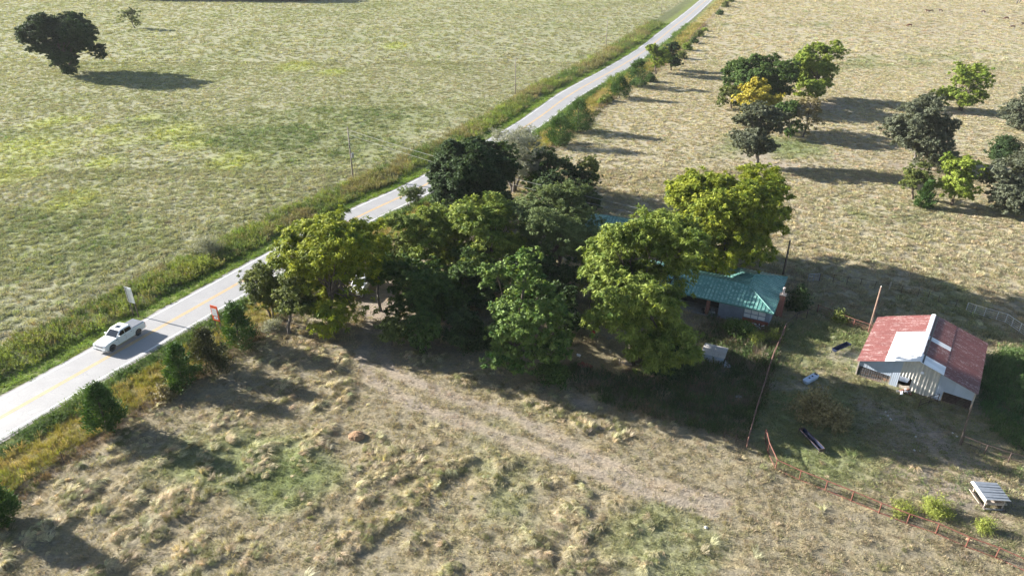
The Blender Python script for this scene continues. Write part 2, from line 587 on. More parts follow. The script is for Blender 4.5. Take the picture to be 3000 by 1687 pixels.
def hummock(x, y):
    """0..1 where rough tussocky growth stands up from the grazed sward"""
    zone = sstep(.30, .50, fbm(x, y, 11, 71, 2))
    u, v = x * .86 + y * .5, y * .86 - x * .5
    lump = sstep(.44, .70, fbm(u * .75, v * 1.15, 1.8, 72, 2))
    trk = np.minimum(line_dist(TRACKS[0], x, y), line_dist(TRACKS[1], x, y))
    calm = 1 - .75 * sstep(8, 20, x)
    return zone * lump * sstep(1.2, 3, trk) * calm


def ground_z(x, y, d):
    """gentle lie of the land: level by the road and buildings, small hummocks in the pasture, shallow ditches"""
    z = (fbm(x, y, 9, 31, 3) - .5) * .30 + (fbm(x, y, 2.6, 37, 2) - .5) * .16
    fade = sstep(5, 14, np.abs(d))
    # hummocks of old uncut growth in the near pasture
    hum = hummock(x, y) * sstep(12.5, 15, -d) * (1 - sstep(62, 78, y)) * (y > 30)
    z = z + .34 * hum
    ditch = -.28 * np.exp(-((np.abs(d) - 6.4) / 1.5) ** 2)
    return z * fade * .8 + ditch * (y < 420)


GZ = ground_z(GX, GY, MK['d'])
GZ[np.abs(MK['d']) < 3.9] = -.05
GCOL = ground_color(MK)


def make_ground():
    ny, nx = GX.shape
    me = bpy.data.meshes.new('ground')
    co = np.stack([GX, GY, GZ], -1).reshape(-1, 3)
    idx = np.arange(nx * ny).reshape(ny, nx)
    q = np.stack([idx[:-1, :-1], idx[:-1, 1:], idx[1:, 1:], idx[1:, :-1]], -1).reshape(-1, 4)
    fast_mesh(me, co, q)
    a = me.attributes.new('land', 'FLOAT_COLOR', 'POINT')
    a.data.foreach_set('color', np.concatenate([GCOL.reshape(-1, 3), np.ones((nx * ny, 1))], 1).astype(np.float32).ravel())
    me.polygons.foreach_set('use_smooth', np.ones(len(q), bool))
    m = bpy.data.materials.new('pasture')
    m.use_nodes = True
    nt = m.node_tree
    b = nt.nodes['Principled BSDF']
    b.inputs['Roughness'].default_value = .95
    b.inputs['Specular IOR Level'].default_value = .1
    at = nt.nodes.new('ShaderNodeAttribute'); at.attribute_name = 'land'
    tc = nt.nodes.new('ShaderNodeTexCoord')
    mp = nt.nodes.new('ShaderNodeMapping')
    mp.inputs['Rotation'].default_value = (0, 0, math.radians(12))
    mp.inputs['Scale'].default_value = (.8, 1.2, 1)
    nt.links.new(tc.outputs['Object'], mp.inputs['Vector'])

    def noise(scale, detail, rough=.6, dist=0.):
        n = nt.nodes.new('ShaderNodeTexNoise')
        n.inputs['Scale'].default_value = scale
        n.inputs['Detail'].default_value = detail
        n.inputs['Roughness'].default_value = rough
        n.inputs['Distortion'].default_value = dist
        nt.links.new(mp.outputs[0], n.inputs['Vector'])
        return n

    def mrange(src, a0, a1, b0, b1):
        r = nt.nodes.new('ShaderNodeMapRange')
        for k, v in zip(('From Min', 'From Max', 'To Min', 'To Max'), (a0, a1, b0, b1)): r.inputs[k].default_value = v
        nt.links.new(src, r.inputs['Value'])
        return r.outputs[0]
    n1, n2, n3 = noise(3.2, 5, .7, .4), noise(.55, 6, .65, .3), noise(13, 4, .7)
    hs = nt.nodes.new('ShaderNodeHueSaturation')
    nt.links.new(at.outputs['Color'], hs.inputs['Color'])
    mul = nt.nodes.new('ShaderNodeMath'); mul.operation = 'MULTIPLY'
    nt.links.new(mrange(n1.outputs['Fac'], .3, .7, .62, 1.32), mul.inputs[0])
    nt.links.new(mrange(n2.outputs['Fac'], .3, .7, .78, 1.2), mul.inputs[1])
    nt.links.new(mul.outputs[0], hs.inputs['Value'])
    nt.links.new(mrange(n2.outputs['Fac'], .3, .7, .75, 1.15), hs.inputs['Saturation'])
    nt.links.new(hs.outputs[0], b.inputs['Base Color'])
    add = nt.nodes.new('ShaderNodeMath'); add.operation = 'ADD'
    nt.links.new(mrange(n1.outputs['Fac'], 0, 1, 0, 1.0), add.inputs[0])
    nt.links.new(mrange(n3.outputs['Fac'], 0, 1, 0, .45), add.inputs[1])
    bp = nt.nodes.new('ShaderNodeBump')
    bp.inputs['Strength'].default_value = .9
    bp.inputs['Distance'].default_value = .22
    nt.links.new(add.outputs[0], bp.inputs['Height'])
    nt.links.new(bp.outputs[0], b.inputs['Normal'])
    me.materials.append(m)
    return tag(link('ground', me), kind='structure')


def fast_mesh(me, co, quads):
    nv, nf = len(co), len(quads)
    k = quads.shape[1]
    me.vertices.add(nv)
    me.vertices.foreach_set('co', np.ascontiguousarray(co, np.float32).ravel())
    me.loops.add(nf * k)
    me.loops.foreach_set('vertex_index', np.ascontiguousarray(quads, np.int32).ravel())
    me.polygons.add(nf)
    me.polygons.foreach_set('loop_start', np.arange(0, nf * k, k, dtype=np.int32))
    me.polygons.foreach_set('loop_total', np.full(nf, k, np.int32))
    me.update(calc_edges=True)


make_ground()


# ---------------------------------------------------------------- road
def strip_mesh(name, m, o0, o1, z, s0=None, s1=None, parent=None, ragged=0.):
    S = np.arange(0 if s0 is None else s0, ROAD_S[-1] if s1 is None else s1, 2.0)
    rg = np.random.default_rng(4)
    a0 = o0 + ragged * (rg.random(len(S)) - .5)
    a1 = o1 + ragged * (rg.random(len(S)) - .5)
    i = np.interp(S, ROAD_S, np.arange(len(ROAD)))
    k = np.arange(len(ROAD))
    px, py, nx, ny = (np.interp(i, k, q) for q in (ROAD[:, 0], ROAD[:, 1], ROAD_N[:, 0], ROAD_N[:, 1]))
    L = np.stack([px + nx * a1, py + ny * a1, np.full(len(S), z)], 1)
    R = np.stack([px + nx * a0, py + ny * a0, np.full(len(S), z)], 1)
    co = np.concatenate([L, R])
    n = len(S)
    q = np.stack([np.arange(n - 1), np.arange(n - 1) + n, np.arange(1, n) + n, np.arange(1, n)], 1)
    me = bpy.data.meshes.new(name)
    fast_mesh(me, co, q)
    me.materials.append(m)
    o = link(name, me, parent)
    return o


def asphalt():
    m = bpy.data.materials.new('worn_asphalt')
    m.use_nodes = True
    nt = m.node_tree
    b = nt.nodes['Principled BSDF']
    b.inputs['Roughness'].default_value = .62
    b.inputs['Specular IOR Level'].default_value = .45
    tc = nt.nodes.new('ShaderNodeTexCoord')
    n1 = nt.nodes.new('ShaderNodeTexNoise'); n1.inputs['Scale'].default_value = .5; n1.inputs['Detail'].default_value = 8
    n2 = nt.nodes.new('ShaderNodeTexNoise'); n2.inputs['Scale'].default_value = 9; n2.inputs['Detail'].default_value = 3
    vo = nt.nodes.new('ShaderNodeTexVoronoi'); vo.feature = 'DISTANCE_TO_EDGE'; vo.inputs['Scale'].default_value = .55
    ds = nt.nodes.new('ShaderNodeMixRGB'); ds.blend_type = 'LINEAR_LIGHT'; ds.inputs[0].default_value = .35
    nt.links.new(tc.outputs['Object'], ds.inputs[1])
    nt.links.new(n1.outputs['Color'], ds.inputs[2])
    for n in (n1, n2): nt.links.new(tc.outputs['Object'], n.inputs['Vector'])
    nt.links.new(ds.outputs[0], vo.inputs['Vector'])
    rp = nt.nodes.new('ShaderNodeValToRGB')
    rp.color_ramp.elements[0].position, rp.color_ramp.elements[1].position = .3, .72
    rp.color_ramp.elements[0].color = (.235, .230, .230, 1)
    rp.color_ramp.elements[1].color = (.325, .320, .318, 1)
    ad = nt.nodes.new('ShaderNodeMath'); ad.operation = 'MULTIPLY_ADD'; ad.inputs[1].default_value = .5; 
    nt.links.new(n2.outputs['Fac'], ad.inputs[0])
    hf = nt.nodes.new('ShaderNodeMath'); hf.operation = 'MULTIPLY'; hf.inputs[1].default_value = .5
    nt.links.new(n1.outputs['Fac'], hf.inputs[0])
    nt.links.new(hf.outputs[0], ad.inputs[2])
    nt.links.new(ad.outputs[0], rp.inputs['Fac'])
    lt = nt.nodes.new('ShaderNodeMath'); lt.operation = 'LESS_THAN'; lt.inputs[1].default_value = .012
    nt.links.new(vo.outputs['Distance'], lt.inputs[0])
    g3 = nt.nodes.new('ShaderNodeMath'); g3.operation = 'GREATER_THAN'; g3.inputs[1].default_value = .5
    nt.links.new(n1.outputs['Fac'], g3.inputs[0])
    mu = nt.nodes.new('ShaderNodeMath'); mu.operation = 'MULTIPLY'
    nt.links.new(lt.outputs[0], mu.inputs[0]); nt.links.new(g3.outputs[0], mu.inputs[1])
    m5 = nt.nodes.new('ShaderNodeMath'); m5.operation = 'MULTIPLY'; m5.inputs[1].default_value = .2
    nt.links.new(mu.outputs[0], m5.inputs[0])
    mx = nt.nodes.new('ShaderNodeMixRGB'); mx.inputs[2].default_value = (.07, .07, .075, 1)
    nt.links.new(m5.outputs[0], mx.inputs[0]); nt.links.new(rp.outputs[0], mx.inputs[1])
    nt.links.new(mx.outputs[0], b.inputs['Base Color'])
    bp = nt.nodes.new('ShaderNodeBump'); bp.inputs['Strength'].default_value = .25; bp.inputs['Distance'].default_value = .01
    nt.links.new(n2.outputs['Fac'], bp.inputs['Height']); nt.links.new(bp.outputs[0], b.inputs['Normal'])
    return m


road = tag(strip_mesh('road', asphalt(), -3.5, 3.5, 0.03, ragged=.18), kind='structure')
tag(strip_mesh('gravel_shoulder', mat('shoulder_gravel', (.23, .21, .19), .95, var=.3, vscale=4, bump=.5, bscale=12), -3.85, 3.75, 0.0, ragged=.35), kind='structure')
PAINT_W = mat('worn_white_paint', (.66, .66, .65), .7, var=.12, vscale=1.2)
PAINT_Y = mat('worn_yellow_paint', (.62, .36, .075), .7, var=.15, vscale=1.2)
for o0 in (-3.12, 3.0): strip_mesh('edge_line', PAINT_W, o0, o0 + .16, .036, parent=road)
for o0 in (-.21, .09): strip_mesh('centre_line', PAINT_Y, o0, o0 + .12, .036, parent=road)


def gz(x, y):
    """height of the ground sheet at a point (bilinear on its grid)"""
    i = int(np.clip(np.searchsorted(gx, x) - 1, 0, len(gx) - 2))
    j = int(np.clip(np.searchsorted(gy, y) - 1, 0, len(gy) - 2))
    u, v = (x - gx[i]) / (gx[i + 1] - gx[i]), (y - gy[j]) / (gy[j + 1] - gy[j])
    return float((GZ[j, i] * (1 - u) + GZ[j, i + 1] * u) * (1 - v) + (GZ[j + 1, i] * (1 - u) + GZ[j + 1, i + 1] * u) * v)


# ================================================================ LARGE STRUCTURE: barn, houses
def local_frame(o, th):
    a = np.array([math.cos(th), math.sin(th)])
    b = np.array([-math.sin(th), math.cos(th)])
    return o, a, b


def corrugated(u0, u1, lowf, topf, n, amp, flat=lambda u, z: (u, 0, z), rib=None):
    """sheet between u0 and u1 whose lower and upper edges are functions of u; returns verts, faces, rib weights"""
    vs, fs, w = [], [], []
    for k in range(n + 1):
        u = u0 + (u1 - u0) * k / n
        up = 1.0 if k % 2 else 0.0
        vs += [flat(u, lowf(u), amp * (up - .5)), flat(u, topf(u), amp * (up - .5))]
        w += [up, up]
    for k in range(n):
        fs.append((2 * k, 2 * k + 2, 2 * k + 3, 2 * k + 1))
    return vs, fs, w


def sheet_object(name, vs, fs, w, m, parent):
    me = bpy.data.meshes.new(name)
    me.from_pydata([tuple(map(float, v)) for v in vs], [], fs)
    a = me.attributes.new('rib', 'FLOAT', 'POINT')
    a.data.foreach_set('value', np.array(w, np.float32))
    me.materials.append(m)
    o = link(name, me, parent)
    md = o.modifiers.new('thickness', 'SOLIDIFY')
    md.thickness = .012
    return o


def make_barn():
    O = np.array([42.18, 60.68])
    th = math.radians(-35)
    wl, wr, L, ze, ze2, zr = 5.65, 5.75, 11.7, 2.0, 2.3, 4.1
    root = empty('barn', (O[0], O[1], 0), th, 'low barn with red sheet roof patched in bright metal and grey sheet walls', 'barn')
    rng = random.Random(5)
    roof = lambda u: zr + (u / wl) * (zr - ze) if u < 0 else zr - (u / wr) * (zr - ze2)
    # roof sheets: two rows per slope, thirteen sheets deep; bright replacement sheets near the ridge
    n, w = 13, L / 13
    for side in (-1, 1):
        run = wl if side < 0 else wr
        drop = (zr - ze) if side < 0 else (zr - ze2)
        mid = .52 if side < 0 else .40
        for row in (0, 1):
            t0, t1 = ((0.012, mid + .02) if row == 0 else (mid, 1.0))
            for k in range(n):
                v0, v1 = k * w - .015, (k + 1) * w + .015
                if side < 0: bright = row == 0 and k < 8
                else: bright = row == 0 and k in (0, 1, 6)
                off = .03 if row == 0 else .012
                off += .004 * (k % 2)
                vs, fs, wt = [], [], []
                nn = 10
                for q in range(nn + 1):
                    v = v0 + (v1 - v0) * q / nn
                    up = q % 2
                    for t in (t0, t1):
                        vs.append((side * run * t, v, zr - drop * t + off + .028 * up))
                        wt.append(up)
                for q in range(nn): fs.append((2 * q, 2 * q + 2, 2 * q + 3, 2 * q + 1))
                sheet_object('roof_sheet', vs, fs, wt, M['whiteroof'] if bright else M['redroof'], root)
    c = MB()
    c.loft([[(-.34, y, zr - .02), (0, y, zr + .10), (.10, y, zr + .075), (.10, y, zr + .05), (0, y, zr + .07), (-.34, y, zr - .045)] for y in (-.02, L + .02)])
    c.build('ridge_cap', M['whiteroof'], root)
    t = MB()                                                   # black strip along the cap edge on the far slope
    t.box((.25, L / 2, zr - .035), (.3, L - .1, .05)).build('ridge_strip', M['black'], root)
    # front wall sheets
    FV = .55                                                   # wall set back under the roof edge
    def wall(u0, u1, zb0, zb1, m, amp=.02, name='wall_sheet', v=FV):
        low = lambda u: zb0 + (zb1 - zb0) * (u - u0) / (u1 - u0)
        nn = max(4, int((u1 - u0) / (.09 if amp < .03 else .15)))
        us = [u0 + (u1 - u0) * k / nn for k in range(nn + 1)]
        vs, fs, wt = [], [], []
        for k, u in enumerate(us):
            y = v + amp * (k % 2 - .5)
            vs += [(u, y, low(u)), (u, y, roof(u) - .04)]
            wt += [k % 2, k % 2]
        for k in range(nn): fs.append((2 * k, 2 * k + 2, 2 * k + 3, 2 * k + 1))
        return sheet_object(name, vs, fs, wt, m, root)
    u = -wl + .25
    for k in range(4):
        wall(u + k * .82, u + (k + 1) * .82 + .015, 1.25 - .04 * k, 1.21 - .04 * k, M['greywall'], .012, v=FV + .006 * (k % 2))
    wall(-2.1, -1.35, .0, .0, M['greywall'], .012, v=FV - .02)
    # boarded middle with a broken hatch
    wall(-1.35, -.15, 1.55, 1.5, M['tanwall'], .085)
    for k in range(3): wall(-.15 + k * .78, -.15 + (k + 1) * .78 + .02, .05, .0, M['tanwall'], .085, v=FV - .012 * (k % 2))
    wall(2.2, 2.85, .0, .0, M['greywall'], .012, v=FV + .01)
    for k in range(3): wall(2.85 + k * .9, 2.85 + (k + 1) * .9 + .015, 1.18 - .02 * k, 1.16 - .02 * k, M['greywall'], .012, v=FV - .01 * (k % 2))
    # hatch with bent flap and scrap
    MB().prism([(-1.33, FV - .02, 1.52), (-.35, FV - .02, 1.5), (-.45, FV - .35, 1.12), (-1.25, FV - .32, 1.1)], .02).build('hatch_flap', M['steel'], root)
    MB().prism([(-1.32, FV + .03, .0), (-.2, FV + .03, .0), (-.2, FV + .03, .62), (-.75, FV + .03, .38), (-1.32, FV + .03, .5)], .025).build('hatch_board', M['plank'], root)
    # other walls
    for (p0, p1, zt) in (((-wl + .2, FV), (-wl + .2, L - .2), ze - .05), ((wr - .22, L - .2), (wr - .22, FV), ze2 - .05)):
        nseg = 13
        for k in range(nseg):
            a = np.array(p0) + (np.array(p1) - np.array(p0)) * k / nseg
            b = np.array(p0) + (np.array(p1) - np.array(p0)) * (k + 1) / nseg
            vs, fs, wt = [], [], []
            for q in range(9):
                p = a + (b - a) * q / 8
                x = p[0] + .012 * (q % 2)
                vs += [(x, p[1], 0), (x, p[1], zt + .03)]
                wt += [q % 2] * 2
            for q in range(8): fs.append((2 * q, 2 * q + 2, 2 * q + 3, 2 * q + 1))
            sheet_object('wall_sheet', vs, fs, wt, M['greywall'], root)
    for k in range(12):
        u0 = -wl + .2 + k * (wl + wr - .42) / 12
        wall(u0, u0 + (wl + wr - .42) / 12, 0, 0, M['greywall'], .012, v=L - .25)
    for (u, v) in ((-wl + .22, FV - .05), (-2.12, FV + .08), (2.84, FV + .08), (wr - .2, FV - .05), (-wl + .3, L - .35), (wr - .3, L - .35), (-2.1, 6), (2.8, 6)):
        MB().box((u, v, (roof(u) - .05) / 2), (.13, .13, roof(u) - .05)).build('post', M['plank'] if v < 1 else M['darkwood'], root)
    MB().box((-.0, L / 2, .012), (wl + wr - .6, L - .9, .024)).build('earth_floor', M['soil'], root)
    # wire panel across the left bay: wires as separate pieces would be finer than the picture shows, so one panel of wires
    wp = MB()
    for k in range(15):
        x = -wl + .35 + k * (3.05 / 14)
        wp.tube([(x, FV - .03, .03), (x, FV - .03, 1.12)], .008, 4)
    for k in range(8): wp.tube([(-wl + .32, FV - .03, .08 + k * .145), (-2.2, FV - .03, .08 + k * .145)], .008, 4)
    wp.build('wire_panel', M['greysteel'], root)
    # pipe gate in the right bay; dark rail colour paints in the shade inside
    for k in range(6): MB().tube([(2.95, FV + .02, .2 + k * .17), (wr - .35, FV + .02, .2 + k * .17)], .022, 6).build('gate_rail', M['darkpipe'], root)
    for x in (2.98, 4.2, wr - .38): MB().tube([(x, FV + .02, .15), (x, FV + .02, 1.1)], .024, 6).build('gate_upright', M['darkpipe'], root)
    # lamp on a bracket
    lm = MB().tube([(.55, FV, 2.85), (.55, FV - .5, 3.0)], .02, 6).build('lamp_arm', M['steel'], root)
    MB().loft([[(.55 + r * math.cos(a), FV - .52 + r * math.sin(a), z) for a in [q * math.pi / 4 for q in range(8)]] for r, z in ((.05, 3.06), (.13, 3.0), (.17, 2.86))]).build('lamp_shade', M['signwhite'], root)
    # straw bedding seen through the left bay
    hb = MB()
    for k in range(30):
        hb.box((rng.uniform(-wl + .6, -1.6), FV + rng.uniform(.5, 2.2), .1 + .1 * rng.random()), (rng.uniform(.3, .7), rng.uniform(.2, .5), rng.uniform(.08, .3)), Matrix.Rotation(rng.uniform(0, 3), 3, 'Z'))
    hb.build('straw_bedding', mat('orange_straw', (.36, .19, .08), .95, var=.3, vscale=4), root)
    return root


make_barn()


def clip_poly(poly, lo, hi):
    """clip a 2-D polygon (u, v) to lo <= u <= hi"""
    for sgn, lim in ((1, lo), (-1, -hi)):
        out = []
        for i in range(len(poly)):
            a, b = poly[i], poly[(i + 1) % len(poly)]
            da, db = sgn * a[0] - lim, sgn * b[0] - lim
            if da >= 0: out.append(a)
            if da * db < 0:
                t = da / (da - db)
                out.append((a[0] + t * (b[0] - a[0]), a[1] + t * (b[1] - a[1])))
        poly = out
        if len(poly) < 3: return []
    return poly


def roof_face(poly, eave_dir, m, parent, width=.92, seg=2, amp=.045):
    """sheet-metal roof plane made of separate ribbed panels running up the slope"""
    P = [Vector(p) for p in poly]
    U = Vector(eave_dir).normalized()
    nrm = Vector((0, 0, 0))
    for i in range(len(P)): nrm += (P[i] - P[0]).cross(P[(i + 1) % len(P)] - P[0])
    nrm.normalize()
    if nrm.z < 0: nrm = -nrm
    V = nrm.cross(U)
    p2 = [((p - P[0]).dot(U), (p - P[0]).dot(V)) for p in P]
    lo, hi = min(p[0] for p in p2), max(p[0] for p in p2)
    n = max(1, int(round((hi - lo) / width)))
    w = (hi - lo) / n
    for k in range(n):
        vs, fs, wt = [], [], []
        nb = seg * 2
        for q in range(nb):
            c = clip_poly(p2, lo + k * w + w * q / nb, lo + k * w + w * (q + 1) / nb)
            if len(c) < 3: continue
            b0 = len(vs)
            up = q % 2
            for (u, v) in c:
                vs.append(P[0] + U * u + V * v + nrm * (amp * up + .004 * (k % 2)))
                wt.append(up)
            fs.append(tuple(range(b0, b0 + len(c))))
            if up:                                            # sides of the rib
                us = sorted(set(round(x[0], 4) for x in c))
                for e in (us[0], us[-1]):
                    col = sorted([x for x in c if abs(x[0] - e) < 1e-3], key=lambda x: x[1])
                    if len(col) >= 2:
                        b1 = len(vs)
                        for (u, v), h in ((col[0], 0), (col[-1], 0), (col[-1], amp), (col[0], amp)):
                            vs.append(P[0] + U * u + V * v + nrm * (h + .004 * (k % 2)))
                            wt.append(1)
                        fs.append((b1, b1 + 1, b1 + 2, b1 + 3))
        if fs: sheet_object('roof_panel', vs, fs, wt, m, parent)


def make_house():
    o = np.array([31.5, 73.24])
    th = math.radians(-27.4)
    # local x runs along the front towards the yard tree, local y to the back
    root = empty('farmhouse', (o[0], o[1], 0), math.pi + th, 'long low farmhouse with green ribbed metal hip roof and blue grey siding', 'house')
    F = lambda u, v, z: (u, -v, z)                              # local frame is turned half round: v goes to -y
    ze, zr, h, LEN, D = 2.55, 3.68, 3.78, 17.5, 10.87
    A, B = F(0, 0, ze), F(LEN, 0, ze)
    R0, R1, RB = F(h, h, zr), F(LEN, h, zr), F(h, D - h, zr)
    m = M['greenroof']
    roof_face([A, B, R1, R0], (1, 0, 0), m, root)
    roof_face([A, R0, RB, F(0, D, ze)], (0, 1, 0), m, root)
    roof_face([F(0, D, ze), RB, F(2 * h, D, ze)], (1, 0, 0), m, root)
    roof_face([F(2 * h, D, ze), RB, R0, F(2 * h, 2 * h, ze)], (0, 1, 0), m, root)
    roof_face([F(LEN, 2 * h, ze), F(2 * h, 2 * h, ze), R0, R1], (1, 0, 0), m, root)
    trim = mat('green_roof_trim', (.085, .23, .205), .65, var=.06)
    for a, b in ((R0, R1), (A, R0), (R0, RB), (F(0, D, ze), RB), (F(2 * h, D, ze), RB)):
        MB().tube([Vector(a) + Vector((0, 0, .035)), Vector(b) + Vector((0, 0, .035))], .075, 6).build('ridge_cap', trim, root)
    for a, b in ((A, B), (A, F(0, D, ze)), (F(0, D, ze), F(2 * h, D, ze)), (F(2 * h, D, ze), F(2 * h, 2 * h, ze)), (F(2 * h, 2 * h, ze), F(LEN, 2 * h, ze))):
        a, b = Vector(a), Vector(b)
        d = b - a
        MB().box((a + b) / 2 + Vector((0, 0, -.07)), (d.length, .05, .13), Matrix.Rotation(math.atan2(d.y, d.x), 3, 'Z')).build('eave_gutter', trim, root)
    # walls
    wt = .12
    top = ze - .1
    MB().box(F(5.0, .62, top / 2), (2.9, wt, top)).build('siding_wall', M['siding'], root)
    for k in range(10): MB().box(F(3.65 + k * .3, .548, top / 2), (.03, .02, top - .05)).build('siding_batten', M['siding'], root)
    MB().box(F(2.0, .62, .45), (3.1, wt, .9)).build('brick_wall', M['brick'], root)
    MB().box(F(.62, .62, .9 + (top - .9) / 2), (.5, wt, top - .9)).build('siding_wall', M['siding'], root)
    MB().box(F(2.2, .62, 2.28), (2.66, wt, top - 2.11)).build('siding_wall', M['siding'], root)
    w = empty('window', (0, 0, 0)); w.parent = root
    fr = M['siding']
    for x in (.90, 1.76, 2.62, 3.48): MB().box(F(x, .60, 1.5), (.07, .14, 1.2)).build('mullion', fr, w)
    for z in (.93, 1.52, 2.1): MB().box(F(2.19, .60, z), (2.58, .13, .06)).build('rail', fr, w)
    for x in (1.33, 2.19, 3.05):
        for z in (1.225, 1.81): MB().box(F(x, .64, z), (.80, .02, .54)).build('pane', M['curtain'], w)
    # deep porch beyond the siding, with a brick pier
    MB().box(F(11.9, 2.9, top / 2), (10.8, wt, top)).build('porch_back_wall', M['shade'], root)  # near-black wall colour stands in for the shade of the porch
    MB().box(F(6.5, 1.75, top / 2), (wt, 2.4, top)).build('porch_side_wall', M['siding'], root)
    MB().box(F(11.9, 1.6, .06), (10.8, 2.6, .12)).build('porch_slab', mat('old_concrete', (.26, .25, .23), .9, var=.2), root)
    for x in (7.9, 12.5):
        pier = MB().box(F(x, .62, top / 2), (.40, .40, top)).build('brick_pier', M['mortar'], root)
        for k in range(int(top / .085)):
            for s_ in (-1, 1):
                bx = MB().box(F(x + s_ * .105, .62, .045 + k * .085), (.195, .42, .068)).build('brick', M['brick'], pier)
    MB().box(F(.45, D / 2, top / 2), (wt, D - 1.2, top)).build('end_wall', M['siding'], root)
    MB().box(F(h, D - .5, top / 2), (2 * h - .9, wt, top)).build('back_wall', M['siding'], root)
    MB().box(F(2 * h - .45, D - 2, top / 2), (wt, 3.0, top)).build('wing_wall', M['siding'], root)
    MB().box(F(12.3, 2 * h - .5, top / 2), (10, wt, top)).build('back_wall', M['siding'], root)
    MB().box(F(LEN - .5, 2.0 + h / 2, top / 2), (wt, 2 * h - 2.3, top)).build('gable_wall', M['siding'], root)
    MB().add([F(LEN - .5, .6, ze - .1), F(LEN - .5, 2 * h - .5, ze - .1), F(LEN - .5, h, zr - .12)], [(0, 1, 2)]).build('gable_wall', M['siding'], root)
    # chimney on the end wall: brick courses, cap and pale flue
    ch = MB().box(F(-.28, 4.6, 1.5), (.66, .66, 3.0)).build('chimney', M['mortar'], root)
    for k in range(35):
        z = .045 + k * .085
        for s_ in (-1, 1):
            if k % 2: MB().box(F(-.28 + s_ * .17, 4.6, z), (.325, .69, .07)).build('brick', M['brick'], ch)
            else: MB().box(F(-.28, 4.6 + s_ * .17, z), (.69, .325, .07)).build('brick', M['brick'], ch)
    MB().box(F(-.28, 4.6, 3.05), (.78, .78, .1)).build('chimney_cap', M['plank'], ch)
    MB().tube([F(-.28, 4.6, 3.0), F(-.28, 4.6, 4.0)], .14, 10).build('flue', mat('pale_flue', (.62, .50, .45), .7, var=.1), ch)
    return root


make_house()


def make_cottage():
    p = G(1790, 712)
    root = empty('cottage', (p[0], p[1], 0), math.radians(-22), 'small cottage with green hip roof and pale ribbed porch roof among the yard trees', 'house')
    ze, zr, hx, hy = 2.9, 4.4, 4.2, 3.6
    c = [(-hx, -hy, ze), (hx, -hy, ze), (hx, hy, ze), (-hx, hy, ze)]
    r0, r1 = (-hx + hy, 0, zr), (hx - hy, 0, zr)
    m = M['greenroof']
    roof_face([c[0], c[1], r1, r0], (1, 0, 0), m, root)
    roof_face([c[1], c[2], r1], (0, 1, 0), m, root)
    roof_face([c[2], c[3], r0, r1], (1, 0, 0), m, root)
    roof_face([c[3], c[0], r0], (0, 1, 0), m, root)
    for a, b in ((r0, r1), (c[0], r0), (c[1], r1), (c[2], r1), (c[3], r0)):
        MB().tube([Vector(a) + Vector((0, 0, .03)), Vector(b) + Vector((0, 0, .03))], .07, 6).build('ridge_cap', m, root)
    roof_face([(-hx - .2, -hy - 2.2, 2.25), (hx - .6, -hy - 2.2, 2.25), (hx - .6, -hy + .2, 2.78), (-hx - .2, -hy + .2, 2.78)], (1, 0, 0), M['whiteroof'], root)
    for x in (-hx, -1.2, 1.6, hx - .8): MB().box((x, -hy - 2.05, 1.1), (.12, .12, 2.2)).build('porch_post', M['signwhite'], root)
    wall = mat('cream_siding', (.52, .48, .44), .8, var=.08)
    for (c_, d) in (((0, -hy + .4, 1.4), (2 * hx - .9, .14, 2.8)), ((0, hy - .4, 1.4), (2 * hx - .9, .14, 2.8)), ((-hx + .4, 0, 1.4), (.14, 2 * hy - .95, 2.8)), ((hx - .4, 0, 1.4), (.14, 2 * hy - .95, 2.8))):
        MB().box(c_, d).build('wall', wall, root)
    for x in (-2.2, 2.0):
        w = MB().box((x, -hy + .31, 1.5), (1.1, .05, 1.2)).build('window', M['glass'], root)
        MB().box((x, -hy + .28, .86), (1.3, .1, .08)).build('sill', M['signwhite'], w)
    MB().box((0, -hy + .31, 1.05), (.95, .06, 2.05)).build('door', M['darkwood'], root)


make_cottage()


# ================================================================ TREES
def leaf_mesh(name, pos, nrm, tan, ll, lw, col, m):
    N = len(pos)
    b = np.cross(nrm, tan)
    ll, lw = np.broadcast_to(ll, N)[:, None], np.broadcast_to(lw, N)[:, None]
    co = np.stack([pos - tan * ll * .45 - b * lw * .62, pos - tan * ll * .25 + b * lw * .62, pos + tan * ll * .62], 1).reshape(-1, 3)
    me = bpy.data.meshes.new(name)
    fast_mesh(me, co, np.arange(3 * N).reshape(N, 3))
    a = me.attributes.new('tint', 'FLOAT_COLOR', 'POINT')
    c4 = np.concatenate([np.repeat(col, 3, axis=0), np.ones((3 * N, 1))], 1)
    a.data.foreach_set('color', np.clip(c4, 0, 1).astype(np.float32).ravel())
    me.materials.append(m)
    return me


def unit(v):
    return v / np.maximum(np.linalg.norm(v, axis=-1, keepdims=True), 1e-9)


